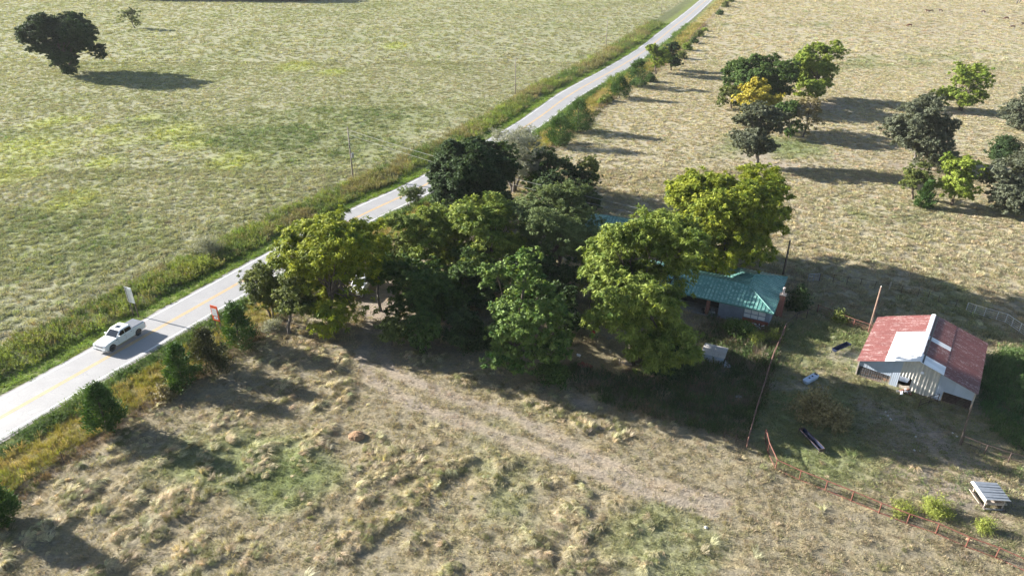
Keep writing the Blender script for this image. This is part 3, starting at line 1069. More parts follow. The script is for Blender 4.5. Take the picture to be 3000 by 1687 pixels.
#                 leaf length, width, leaves per clump, clump spread, base colour (darkened for shaded leaves), second colour, droop
STYLES = dict(
    oak=(.34, .24, 46, .50, (.036, .075, .020), (.115, .175, .045), .1),
    darkoak=(.34, .24, 52, .52, (.026, .052, .020), (.070, .110, .038), .1),
    greyoak=(.34, .22, 40, .50, (.070, .085, .052), (.165, .178, .118), .1),
    walnut=(.52, .16, 42, .62, (.060, .110, .014), (.370, .395, .045), .55),
    greenwalnut=(.50, .16, 44, .62, (.058, .110, .020), (.290, .340, .070), .55),
    gold=(.45, .2, 40, .52, (.28, .245, .034), (.50, .43, .08), .3),
    lime=(.40, .2, 42, .52, (.10, .165, .024), (.31, .365, .065), .3),
    maple=(.36, .28, 40, .46, (.036, .095, .020), (.235, .315, .085), .3),
    elm=(.24, .14, 60, .50, (.066, .100, .036), (.205, .255, .100), .2),
    grey=(.22, .10, 34, .50, (.19, .20, .15), (.32, .33, .26), .1),
    olive=(.30, .2, 42, .48, (.058, .085, .024), (.20, .225, .060), .2),
    weed=(.34, .055, 46, .42, (.15, .19, .035), (.34, .37, .085), -.6),
    brown=(.3, .2, 26, .50, (.17, .145, .075), (.30, .255, .13), .2),
)


def make_tree(name, label, base, top_z, xl, xr, zb, style, seed, group=None, dens=1.0, fine=1.0, stems=1, lobes=None, bark='bark', ry=None, skew=0., spire=0., open_=0., open_r=0.):
    """tree at base; crown spans xl..xr (world x) and zb..top_z; built from limbs, lobes of leaf clumps and leaves"""
    rng = np.random.default_rng(seed)
    LL, LW, per, spread, c1, c2, droop = STYLES[style]
    c1, c2 = np.array(c1), np.array(c2)
    bx, by = float(base[0]), float(base[1])
    z0 = gz(bx, by) - .08
    root = empty(name, (bx, by, z0), 0, label, 'tree', group)
    rx = (xr - xl) / 2
    ry = ry or rx
    cx = (xl + xr) / 2 - bx
    H = top_z - z0
    zbl = (zb - z0) * .6
    rz = (H - zbl) / 2
    cz = (H + zbl) / 2
    K = lobes or int(9 + rx * 1.6)
    # main limbs' foliage masses spread through the whole crown, bigger low and outside, smaller at the top
    d = unit(rng.normal(size=(K, 3)))
    d[:, 2] = rng.uniform(-.88, .92, K)
    hor = np.sqrt(np.maximum(0, 1 - np.abs(d[:, 2]) ** 4))
    az = rng.permutation(K) * 2.399 + rng.random() * 6
    rad = (.42 + .44 * rng.random(K)) * hor
    lob = np.stack([cx + np.cos(az) * rad * rx * .97, np.sin(az) * rad * ry * .97, cz + d[:, 2] * .78 * rz], 1)
    lr = (.17 + .23 * rng.random(K)) * min(rx, rz * 1.2)
    lob[0] = (cx, 0, cz); lr[0] = .42 * min(rx, rz)
    lob[1] = (cx + (rng.random() - .5) * rx * .5, 0, cz + .62 * rz); lr[1] = .34 * min(rx, rz)
    if spire:
        lob = np.vstack([lob, [(cx + spire * rx, 0, H - .1 * rz)]]); lr = np.append(lr, .16 * rx); K += 1
    # trunk and limbs
    tb = MB()
    tr = max(.09, .021 * H + .014 * rx)
    fork = zbl * .55 + .16 * H
    if stems == 1:
        wob = rng.normal(size=2) * .03 * H
        tb.tube([(0, 0, -.25), (0, 0, .05), (wob[0] * .4, wob[1] * .4, fork * .5), (cx * .25 + wob[0], wob[1], fork), (cx * .7, 0, cz), (cx, 0, cz + .6 * rz)],
                [tr * 1.55, tr * 1.2, tr * .95, tr * .82, tr * .45, tr * .12], 8)
        start = [np.array((cx * .25 + wob[0], wob[1], fork))]
    else:
        start = []
        for k in range(stems):
            a = 2 * math.pi * k / stems + .6
            e = np.array((math.cos(a) * .16 * rx + cx * .3, math.sin(a) * .16 * rx, fork))
            tb.tube([(math.cos(a) * tr * .8, math.sin(a) * tr * .8, -.25), (math.cos(a) * tr * 1.1, math.sin(a) * tr, fork * .4), e, (e[0] + (cx - e[0]) * .5 + math.cos(a) * .3 * rx, e[1] * 1.6, cz + .3 * rz)], [tr * .95, tr * .75, tr * .55, tr * .12], 7)
            start.append(e)
    for k in range(K):
        t_ = rng.random() * .85
        s = start[k % len(start)] * (1 - t_) + np.array((cx * .85, 0, cz + .25 * rz)) * t_
        e = lob[k]
        mid_ = (s + e) / 2 + np.array((0, 0, -.06 * rx + .1 * rng.normal()))
        tb.tube([s, s * .6 + mid_ * .4 + np.array((0, 0, .1)), mid_, e], [tr * .30, tr * .24, tr * .17, tr * .05], 5)
        for _ in range(2 if fine >= .6 else 1):
            q = e + unit(rng.normal(size=3)) * lr[k] * .8
            tb.tube([mid_ * .5 + e * .5, q], [tr * .12, tr * .035], 4)
    tb.build('trunk', M[bark], root, smooth=True)
    # leaf clumps on the lobes
    # each mass is broken into sprays, each spray into rosettes of leaves
    size = 1.0 / fine
    ns = np.maximum(5, (4 * math.pi * lr ** 2 * .30 * fine ** .8)).astype(int)
    si = np.repeat(np.arange(K), ns)
    sd_ = unit(rng.normal(size=(len(si), 3)) + np.array([0, 0, .25]))
    sp = lob[si] + sd_ * (lr[si] * (.55 + .55 * rng.random(len(si))))[:, None] * np.array([1, 1, .82])
    sr = (.66 + .65 * rng.random(len(si))) * size ** .5
    stone = np.clip(rng.beta(1.6, 1.6, len(si)), 0, 1)
    nc = np.maximum(2, (rng.poisson(7.6 * dens * fine ** .5, len(si)))).astype(int)
    ci = np.repeat(np.arange(len(si)), nc)
    n = len(ci)
    cc = sp[ci] + unit(rng.normal(size=(n, 3)) + np.array([0, 0, .15])) * (sr[ci] * (.45 + .75 * rng.random(n)))[:, None] * np.array([1, 1, .62])
    out = unit(cc - np.array([cx, 0, cz - .25 * rz]))
    keep = (cc[:, 2] > zbl * .75)
    if open_:
        keep &= ~((cc[:, 0] < cx - .25 * rx) & (cc[:, 2] < cz - .30 * rz) & (rng.random(n) < open_))
    if open_r:
        keep &= ~((cc[:, 0] > cx + .12 * rx) & (cc[:, 2] < cz - .18 * rz) & (rng.random(n) < open_r))
    cc, out, ci = cc[keep], out[keep], ci[keep]
    n = len(cc)
    per = max(8, int(per * .62))
    clump_r = spread * .72 * (.7 + .6 * rng.random(n)) * size ** .7
    tone = np.clip(.5 * stone[ci] + .6 * rng.beta(2, 2, n) - .05, 0, 1)
    O = np.repeat(out, per, 0)
    rdir = unit(rng.normal(size=(n * per, 3)) + O * .45)
    P = np.repeat(cc, per, 0) + rdir * (np.repeat(clump_r, per) * (.25 + .8 * rng.random(n * per)))[:, None] * np.array([1, 1, .7])
    nr = unit(.45 * O + np.array([0, 0, .65]) + rng.normal(size=P.shape) * .5)
    tg = rdir + rng.normal(size=P.shape) * .35 + np.array([0, 0, -droop * 1.3])
    tg = unit(tg - nr * np.sum(tg * nr, 1, keepdims=True))
    tn = np.clip(np.repeat(tone, per) + .14 * rng.normal(size=n * per), 0, 1)
    col = lerp(c1, c2, tn)
    s = .86 * size * (.7 + .6 * rng.random(n * per))
    # keep leaves off the ground
    ok = P[:, 2] > .25
    me = leaf_mesh('crown', P[ok], nr[ok], tg[ok], LL * s[ok], LW * s[ok], col[ok], M['leaf'])
    link('crown', me, root)
    return root


def make_cedar(name, label, base, top_z, r, seed, c1=(.026, .070, .018), c2=(.085, .150, .036), group=None, fine=1.0, skirt=.08, round_=1.0, cat='tree'):
    """eastern red-cedar like evergreen: upright sprays on a ragged cone"""
    rng = np.random.default_rng(seed)
    bx, by = float(base[0]), float(base[1])
    z0 = gz(bx, by) - .06
    root = empty(name, (bx, by, z0), rng.random() * 6, label, cat, group)
    H = top_z - z0
    tb = MB()
    tr = .03 * H
    tb.tube([(0, 0, -.2), (0, 0, H * .4), (.02 * H, 0, H * .93)], [tr, tr * .6, tr * .1], 7)
    nb = int(60 * max(1, H / 4) * fine)
    t = rng.random(nb) ** 1.25 * .97
    az = rng.random(nb) * 2 * np.pi
    prof = lambda q: (1 - q) ** (.75 * round_) * (1 - .28 * np.exp(-(q / .10) ** 2))
    blen = r * prof(t) * (.72 + .45 * rng.random(nb)) * (1 + .18 * np.sin(az * 2 + seed) + .12 * np.sin(az * 3.1 + t * 9))
    zs = H * (skirt + (1 - skirt) * t)
    ends = np.stack([np.cos(az) * blen, np.sin(az) * blen, zs + .12 * blen], 1)
    for k in range(0, nb, 3):
        tb.tube([(0, 0, zs[k] * .96), tuple(ends[k])], [tr * .16, tr * .04], 4)
    tb.build('trunk', M['bark'], root, smooth=True)
    per = int(74 / max(.55, fine) ** .3)
    bi = np.repeat(np.arange(nb), per)
    f = .30 + .72 * rng.random(len(bi)) ** .6
    wid = (.11 * r + .07) * (1.15 - .5 * f)
    P = np.stack([np.cos(az[bi]) * blen[bi] * f, np.sin(az[bi]) * blen[bi] * f, zs[bi] * .97 + .15 * blen[bi] * f], 1) + rng.normal(size=(len(bi), 3)) * wid[:, None]
    O = np.stack([np.cos(az[bi]), np.sin(az[bi]), np.full(len(bi), .55)], 1)
    tg = unit(O + rng.normal(size=P.shape) * .5 + np.array([0, 0, .35]))
    nr = rng.normal(size=P.shape) + O * .4
    nr = unit(nr - tg * np.sum(nr * tg, 1, keepdims=True))
    tone = np.clip(rng.beta(2, 2, nb)[bi] * .8 + .25 * rng.random(len(bi)), 0, 1)
    col = lerp(np.array(c1), np.array(c2), tone)
    ok = P[:, 2] > .12
    sz = (.8 + .5 * rng.random(len(bi))) / fine ** .5
    me = leaf_mesh('crown', P[ok], nr[ok], tg[ok], .30 * sz[ok], .10 * sz[ok], col[ok], M['needle'])
    link('crown', me, root)
    return root


def make_shrub(name, label, base, h, r, seed, style='olive', group=None, dens=1.0, fine=1.0, ry=None, cat='shrub'):
    rng = np.random.default_rng(seed)
    LL, LW, per, spread, c1, c2, droop = STYLES[style]
    c1, c2 = np.array(c1), np.array(c2)
    bx, by = float(base[0]), float(base[1])
    ry = ry or r
    z0 = gz(bx, by) - .04
    root = empty(name, (bx, by, z0), 0, label, cat, group)
    tb = MB()
    ns = 7
    tips = []
    for k in range(ns):
        a = 2 * math.pi * k / ns + rng.random()
        e = (math.cos(a) * r * .6, math.sin(a) * ry * .6, h * rng.uniform(.6, .9))
        tb.tube([(0, 0, -.1), (e[0] * .4, e[1] * .4, e[2] * .55), e], [.05, .035, .012], 5)
    tb.build('stem', M['bark'], root)
    n = int(max(14, 9 * r * ry * 3.1 * dens * fine ** 1.3 + 6 * h))
    d = unit(rng.normal(size=(n, 3)))
    d[:, 2] = np.abs(d[:, 2])
    q = .45 + .6 * rng.random(n)
    lum = 1 + .28 * np.sin(np.arctan2(d[:, 1], d[:, 0]) * 3 + seed) * (1 - d[:, 2])
    cc = d * (q * lum)[:, None] * np.array([r, ry, h * .88]) + np.array([0, 0, .06 * h])
    out = unit(cc - np.array([0, 0, .1 * h]))
    n = int(n * 1.5); d = unit(rng.normal(size=(n, 3))); d[:, 2] = np.abs(d[:, 2]); q = .40 + .68 * rng.random(n)
    lum = 1 + .30 * np.sin(np.arctan2(d[:, 1], d[:, 0]) * 3 + seed) * (1 - d[:, 2])
    cc = d * (q * lum)[:, None] * np.array([r, ry, h * .88]) + np.array([0, 0, .06 * h])
    out = unit(cc - np.array([0, 0, .1 * h]))
    per = int(per * .9)
    size = .62 / fine
    P = np.repeat(cc, per, 0) + rng.normal(size=(n * per, 3)) * spread * .55 * np.array([1, 1, .7])
    O = np.repeat(out, per, 0)
    nr = unit(.5 * O + np.array([0, 0, .5]) + rng.normal(size=P.shape) * .7)
    tg = rng.normal(size=P.shape) + O * .4 + np.array([0, 0, .3])
    tg = unit(tg - nr * np.sum(tg * nr, 1, keepdims=True))
    tone = np.clip(np.repeat(rng.beta(2, 2, n), per) + .15 * rng.normal(size=n * per), 0, 1)
    col = lerp(c1, c2, tone)
    ok = P[:, 2] > .05
    s = size * (.7 + .6 * rng.random(len(P)))
    link('foliage', leaf_mesh('foliage', P[ok], nr[ok], tg[ok], LL * s[ok], LW * s[ok], col[ok], M['leaf']), root)
    return root


def tree_px(name, label, bx, by, top, x0, x1, bot, style, seed, **kw):
    """measurements read off the photograph turned into metres at the tree's own distance"""
    b = G(bx, by)
    Y = b[1]
    tz = on_y(bx, top, Y)[2]
    zb = max(.25, on_y(bx, bot, Y)[2])
    my = (top + bot) / 2
    xl, xr = on_y(x0, my, Y)[0], on_y(x1, my, Y)[0]
    return make_tree(name, label, b, tz, xl, xr, zb, style, seed, **kw)


def cedar_px(name, label, bx, by, top, x0, x1, seed, **kw):
    b = G(bx, by)
    tz = on_y(bx, top, b[1])[2]
    r = (on_y(x1, (top + by) / 2, b[1])[0] - on_y(x0, (top + by) / 2, b[1])[0]) / 2
    return make_cedar(name, label, b, tz, r, seed, **kw)


def shrub_px(name, label, bx, by, top, x0, x1, seed, **kw):
    b = G(bx, by)
    h = on_y(bx, top, b[1])[2]
    r = (x1 - x0) / 2 * depth(b) / FPX
    return make_shrub(name, label, b, max(.5, h), r, seed, **kw)


YT, PT, RC = 'trees round the farmhouse yard', 'trees standing in the pasture', 'evergreens along the roadside fence'
T = tree_px
# across the road
T('oak_tree', 'broad dark spreading tree alone in the pasture across the road', 192, 216, 38, 72, 284, 204, 'darkoak', 11, fine=.7, dens=1.5, group=PT, stems=2, open_=.85, lobes=26)
T('dead_topped_tree', 'small half bare tree beyond the broad dark one, leafy on one side', 396, 84, 26, 355, 412, 78, 'olive', 12, fine=.5, dens=.55, group=PT, lobes=7)
# yard trees, near edge first
T('walnut_tree', 'tall yellowing walnut tree between the road and the parked white truck', 978, 962, 592, 828, 1150, 985, 'walnut', 21, group=YT, lobes=30, open_r=.93)
T('yard_tree', 'small twin stemmed tree with dark leaves by the orange sign', 797, 930, 778, 708, 822, 885, 'olive', 22, group=YT, stems=2, lobes=13)
T('yard_tree', 'stout trunked olive green tree at the corner of the yard fence', 848, 976, 800, 808, 925, 920, 'olive', 23, group=YT, lobes=14, bark='greybark')
T('sapling', 'slender straight sapling beside the parked white truck', 1115, 911, 742, 1072, 1150, 815, 'oak', 24, group=YT, dens=.7, lobes=9, bark='greybark')
T('sapling', 'thin yellow leaved sapling at the road edge', 842, 795, 735, 805, 862, 780, 'walnut', 25, group=YT, dens=.35, lobes=6)
T('yard_tree', 'dark green twin stemmed tree over the shaded lawn', 1240, 925, 765, 1120, 1370, 985, 'oak', 26, group=YT, stems=2, lobes=22)
T('walnut_tree', 'light green walnut tree behind the shaded twin stemmed tree', 1225, 815, 598, 1135, 1345, 800, 'greenwalnut', 27, group=YT, lobes=18)
T('small_tree', 'little thin crowned tree on the road verge', 1196, 606, 545, 1165, 1232, 590, 'elm', 28, group=YT, dens=.6, lobes=7)
T('oak_tree', 'large dark dense oak close to the road bend', 1368, 668, 408, 1234, 1522, 665, 'darkoak', 29, group=YT, lobes=30, dens=1.8)
T('grey_tree', 'greyish thin leaved thicket tree behind the dark oak', 1505, 560, 366, 1392, 1622, 575, 'grey', 30, group=YT, lobes=26, dens=1.5, stems=3, bark='greybark')
T('walnut_tree', 'bright green walnut tree in the middle of the yard', 1430, 845, 575, 1318, 1560, 850, 'greenwalnut', 31, group=YT, lobes=22)
T('elm_tree', 'wide fine leaved elm in front of the cottage roof', 1620, 830, 548, 1478, 1772, 790, 'elm', 32, group=YT, lobes=26, stems=3, dens=1.1)
T('maple_tree', 'glossy broad leaved tree with a tall leading shoot by the lawn', 1502, 1088, 735, 1398, 1672, 1095, 'maple', 33, group=YT, lobes=22, spire=.12)
T('walnut_tree', 'big pale green walnut tree hiding the farmhouse porch', 1860, 1062, 622, 1702, 2083, 1050, 'greenwalnut', 34, group=YT, lobes=34, stems=2, dens=1.05)
T('walnut_tree', 'tall yellow walnut tree rising behind the farmhouse roof', 2118, 792, 492, 1920, 2300, 800, 'walnut', 35, group=YT, lobes=32, dens=1.1)
T('small_tree', 'leaning brownish small tree at the pasture edge behind the elm', 1722, 575, 448, 1682, 1762, 575, 'olive', 36, group=YT, lobes=9, dens=.8)
T('thicket_tree', 'low dark tree under the service wires', 1650, 625, 495, 1550, 1765, 640, 'darkoak', 37, group=YT, lobes=15, dens=1.3)
T('thicket_tree', 'low shaded tree behind the grey thicket', 1595, 575, 435, 1520, 1690, 585, 'oak', 38, group=YT, lobes=14, dens=1.2)
T('thicket_tree', 'shaded small tree beside the glossy broad leaved one', 1620, 985, 840, 1570, 1720, 985, 'darkoak', 39, group=YT, lobes=10, dens=.8)
T('thicket_tree', 'dark understorey tree between the elm and the lawn', 1420, 900, 790, 1340, 1480, 910, 'darkoak', 40, group=YT, lobes=10, dens=.8)
T('walnut_tree', 'leafy tree filling the gap between the dark oak and the bright walnut', 1335, 765, 610, 1240, 1425, 775, 'greenwalnut', 41, group=YT, lobes=16)
T('yard_tree', 'shaded tree between the twin stemmed tree and the glossy tree', 1370, 880, 720, 1285, 1450, 900, 'oak', 42, group=YT, lobes=15)
T('yard_tree', 'half shaded tree overhanging the drive beside the slender sapling', 1165, 830, 690, 1085, 1235, 840, 'olive', 43, group=YT, lobes=14)
T('yard_tree', 'dark tree behind the glossy one below the elm', 1560, 905, 740, 1470, 1690, 930, 'darkoak', 44, group=YT, lobes=15)
T('yard_tree', 'shaded tree between the elm and the big pale walnut', 1730, 900, 745, 1660, 1800, 930, 'olive', 45, group=YT, lobes=12)
T('sapling', 'low feathery sapling at the lawn edge beyond the wheel tracks', 1150, 1012, 935, 1105, 1200, 1010, 'olive', 46, group=YT, dens=.7, lobes=8)
T('sapling', 'shaded drooping sapling in front of the twin stemmed tree', 1245, 1030, 925, 1185, 1300, 1030, 'oak', 47, group=YT, dens=.8, lobes=9)
T('sapling', 'dark low sapling on the shaded lawn near the rounded bush', 1345, 1020, 915, 1295, 1400, 1020, 'darkoak', 48, group=YT, dens=.8, lobes=9)
# pasture trees on the farm side
T('pasture_tree', 'largest dark round tree of the pasture clump', 2262, 312, 152, 2112, 2340, 318, 'oak', 51, fine=.72, group=PT, lobes=24, dens=1.2)
T('pasture_tree', 'bright green upright tree at the back of the clump', 2392, 292, 113, 2316, 2474, 280, 'lime', 52, fine=.68, group=PT, lobes=20)
T('pasture_tree', 'golden yellow tree in the middle of the clump', 2205, 376, 232, 2150, 2285, 365, 'gold', 53, fine=.72, group=PT, lobes=14)
T('pasture_tree', 'grey leaved oak with bare trunk in front of the golden tree', 2218, 484, 288, 2146, 2292, 462, 'greyoak', 54, fine=.8, group=PT, lobes=24, dens=1.3, bark='greybark')
T('pasture_tree', 'green tree squeezed behind the grey leaved oak', 2312, 405, 282, 2268, 2348, 400, 'oak', 55, fine=.75, group=PT, lobes=11)
T('pasture_tree', 'sparse brownish tree with pale trunk at the clump edge', 2352, 402, 278, 2328, 2412, 388, 'brown', 56, fine=.7, group=PT, lobes=9, dens=.6, bark='greybark')
T('pasture_tree', 'low green tree at the foot of the clump beside the golden one', 2142, 318, 252, 2098, 2190, 312, 'olive', 57, fine=.7, group=PT, lobes=9)
T('pasture_tree', 'yellow green vase shaped tree standing furthest into the field', 2814, 324, 190, 2744, 2906, 305, 'lime', 58, fine=.7, group=PT, lobes=17, dens=.85, stems=3)
T('pasture_tree', 'gnarled grey green oak with one low drooping side limb', 2676, 482, 285, 2592, 2812, 462, 'greyoak', 59, fine=.78, group=PT, lobes=24, dens=1.05, bark='greybark')
T('pasture_tree', 'grey green oak above the low dark bush by the field track', 2995, 385, 255, 2940, 3065, 375, 'greyoak', 60, fine=.72, group=PT, lobes=15)
T('pasture_tree', 'big grey oak in front of the low dark bush', 2988, 628, 435, 2893, 3090, 610, 'greyoak', 61, fine=.85, group=PT, lobes=22, bark='greybark')
T('pasture_tree', 'small bright yellow tree beside the lone pasture cedar', 2786, 602, 452, 2738, 2880, 575, 'lime', 62, fine=.85, group=PT, lobes=14, dens=.8)
T('pasture_tree', 'twiggy thin tree behind the lone pasture cedar', 2672, 585, 470, 2634, 2722, 570, 'olive', 63, fine=.8, group=PT, lobes=9, dens=.6)
cedar_px('cedar_tree', 'lone dark cedar between the twiggy tree and the small yellow tree', 2706, 608, 528, 2678, 2742, 64, group=PT, fine=.8)
shrub_px('bush', 'low dark bush at the foot of the grey oaks', 2935, 470, 395, 2898, 2985, 65, style='darkoak', fine=.8)
# evergreens and hedge along the road fence
cedar_px('cedar_tree', 'cedar at the fence furthest from the farmyard beside the yellow grass strip', 8, 1535, 1392, -60, 62, 71, group=RC)
cedar_px('cedar_tree', 'cedar with bare lower trunk standing alone at the roadside fence', 318, 1264, 1122, 254, 386, 72, group=RC, skirt=.16, c2=(.09, .155, .04))
cedar_px('cedar_tree', 'dark cedar in the row of three near the orange sign, end nearest the lone one', 538, 1128, 1008, 478, 604, 73, group=RC)
cedar_px('cedar_tree', 'brownish cedar in the middle of the row of three near the orange sign', 620, 1085, 962, 556, 684, 74, group=RC, c1=(.045, .055, .026), c2=(.10, .105, .05))
cedar_px('cedar_tree', 'tall cedar next to the orange sign in the row of three', 704, 1012, 892, 636, 768, 75, group=RC)
cedar_px('cedar_tree', 'dark cedar at the road bend just past the grey thicket', 1692, 385, 292, 1642, 1742, 76, group=RC, fine=.8, round_=.7)
cedar_px('cedar_tree', 'lower cedar leaning against the one past the grey thicket', 1640, 425, 335, 1588, 1688, 77, group=RC, fine=.8, round_=.7)
cedar_px('cedar_tree', 'pointed dark cedar midway along the far road hedge', 1815, 288, 222, 1776, 1852, 78, group=RC, fine=.7)
cedar_px('cedar_tree', 'rounded cedar before the yellow green roadside tree', 1866, 254, 175, 1830, 1902, 79, group=RC, fine=.65, round_=.55)
T('roadside_tree', 'yellow green tree rising from the far road hedge', 1922, 218, 130, 1884, 1962, 210, 'lime', 80, fine=.65, lobes=11)
T('roadside_tree', 'narrow dark tree at the end of the far road hedge', 1966, 206, 120, 1940, 1992, 205, 'darkoak', 81, fine=.65, lobes=9)
HG = 'low shrubs of the far road hedge'
rr_ = random.Random(9)
for k, (px, py, w, h) in enumerate(((1780, 296, 17, 20), (1762, 305, 12, 16), (1905, 240, 14, 26), (1995, 172, 14, 28), (2012, 148, 13, 24), (2032, 128, 13, 22), (2050, 108, 12, 20), (2064, 92, 9, 12), (2108, 44, 10, 16), (2124, 22, 11, 20), (2138, 6, 10, 18))):
    shrub_px('hedge_shrub', 'low leafy shrub in the hedge along the far stretch of road', px, py, py - h, px - w, px + w, 100 + k, style=('olive', 'lime', 'oak')[k % 3], group=HG, fine=.6)
SG = 'undergrowth bushes'
for k, (lab, px, py, top, w, st) in enumerate((
        ('leafy bush against the end wall of the farmhouse', 2335, 905, 830, 26, 'darkoak'),
        ('bush growing in front of the farmhouse window beside the debris', 2165, 985, 945, 42, 'oak'),
        ('yellow green weed bush below the debris pile', 2205, 1000, 965, 34, 'weed'),
        ('pale yellow bush hugging the long pipe fence', 2268, 1000, 962, 17, 'weed'),
        ('dark bush at the foot of the big pale walnut tree', 1960, 1095, 1020, 65, 'darkoak'),
        ('dark bush beside the clay tile heap', 1620, 1115, 1060, 40, 'oak'),
        ('dull brown yellow bush spreading in the corral below the blue tank', 2385, 1225, 1135, 62, 'brown'),
        ('lower dull yellow bush beside the long feed bunk', 2450, 1240, 1185, 42, 'brown'),
        ('bright yellow green weed bush inside the rusty pipe fence', 2740, 1502, 1462, 42, 'weed'),
        ('lime weed clump between the pipe fence and the feeder', 2880, 1550, 1520, 26, 'weed'),
        ('small bright weed clump touching the rusty pipe fence', 2640, 1500, 1478, 30, 'weed'),
        ('bush hanging on the corral pipe rails', 2465, 940, 905, 22, 'olive'),
        ('large grey green weed bush on the far road verge', 610, 738, 690, 48, 'grey'),
        ('dead grey brush pile by the stout trunked tree', 800, 965, 935, 32, 'grey'),
        ('dark bush under the dark oak at the yard edge', 1300, 745, 680, 50, 'darkoak'),
        ('rounded bush on the shaded lawn by the glossy tree', 1395, 1010, 940, 48, 'darkoak'),
        ('yellowish bush beside the shaded twin stemmed tree', 1268, 925, 880, 18, 'lime'),
        ('reddish brown scrub by the roadside fence near the lone cedar', 485, 1165, 1125, 26, 'brown'))):
    shrub_px('bush', lab, px, py, top, px - w, px + w, 150 + k, style=st, fine=.9, dens=.9)

# a far wood closing the field across the road: reads as one dark mass
def far_wood():
    rng = np.random.default_rng(77)
    P, N, Tn, C = [], [], [], []
    ctr = []
    for x in np.arange(-228, -118, 3.6):
        t = (x + 228) / 110
        y = 452 - 9 * t + rng.normal() * 1.5
        ctr.append((x, y, rng.uniform(8, 13), rng.uniform(4, 6.5)))
        ctr.append((x + 2, y + 9, rng.uniform(9, 14), rng.uniform(4, 6.5)))
    tb = MB()
    for (x, y, h, r) in ctr:
        n = 900
        d = unit(rng.normal(size=(n, 3)))
        P.append(np.array([x, y, h * .55]) + d * (np.array([r, r, h * .5]) * (.75 + .3 * rng.random((n, 1)))))
        N.append(unit(d + rng.normal(size=(n, 3)) * .5))
        C.append(np.tile(lerp(np.array([.03, .052, .025]), np.array([.06, .08, .035]), rng.random()), (n, 1)))
        tb.tube([(x, y, -.2), (x, y, h * .5)], .25, 5)
    P, N, C = np.vstack(P), np.vstack(N), np.vstack(C)
    tg = rng.normal(size=P.shape)
    tg = unit(tg - N * np.sum(tg * N, 1, keepdims=True))
    ok = P[:, 2] > .1
    o = link('far_wood', leaf_mesh('far_wood', P[ok], N[ok], tg[ok], 1.3, .9, C[ok], M['leaf']))
    tag(o, 'dark wood closing the far side of the pasture', 'wood', kind='stuff')
    t = tb.build('trunks', M['bark'], o)
    t['kind'] = 'stuff'


far_wood()


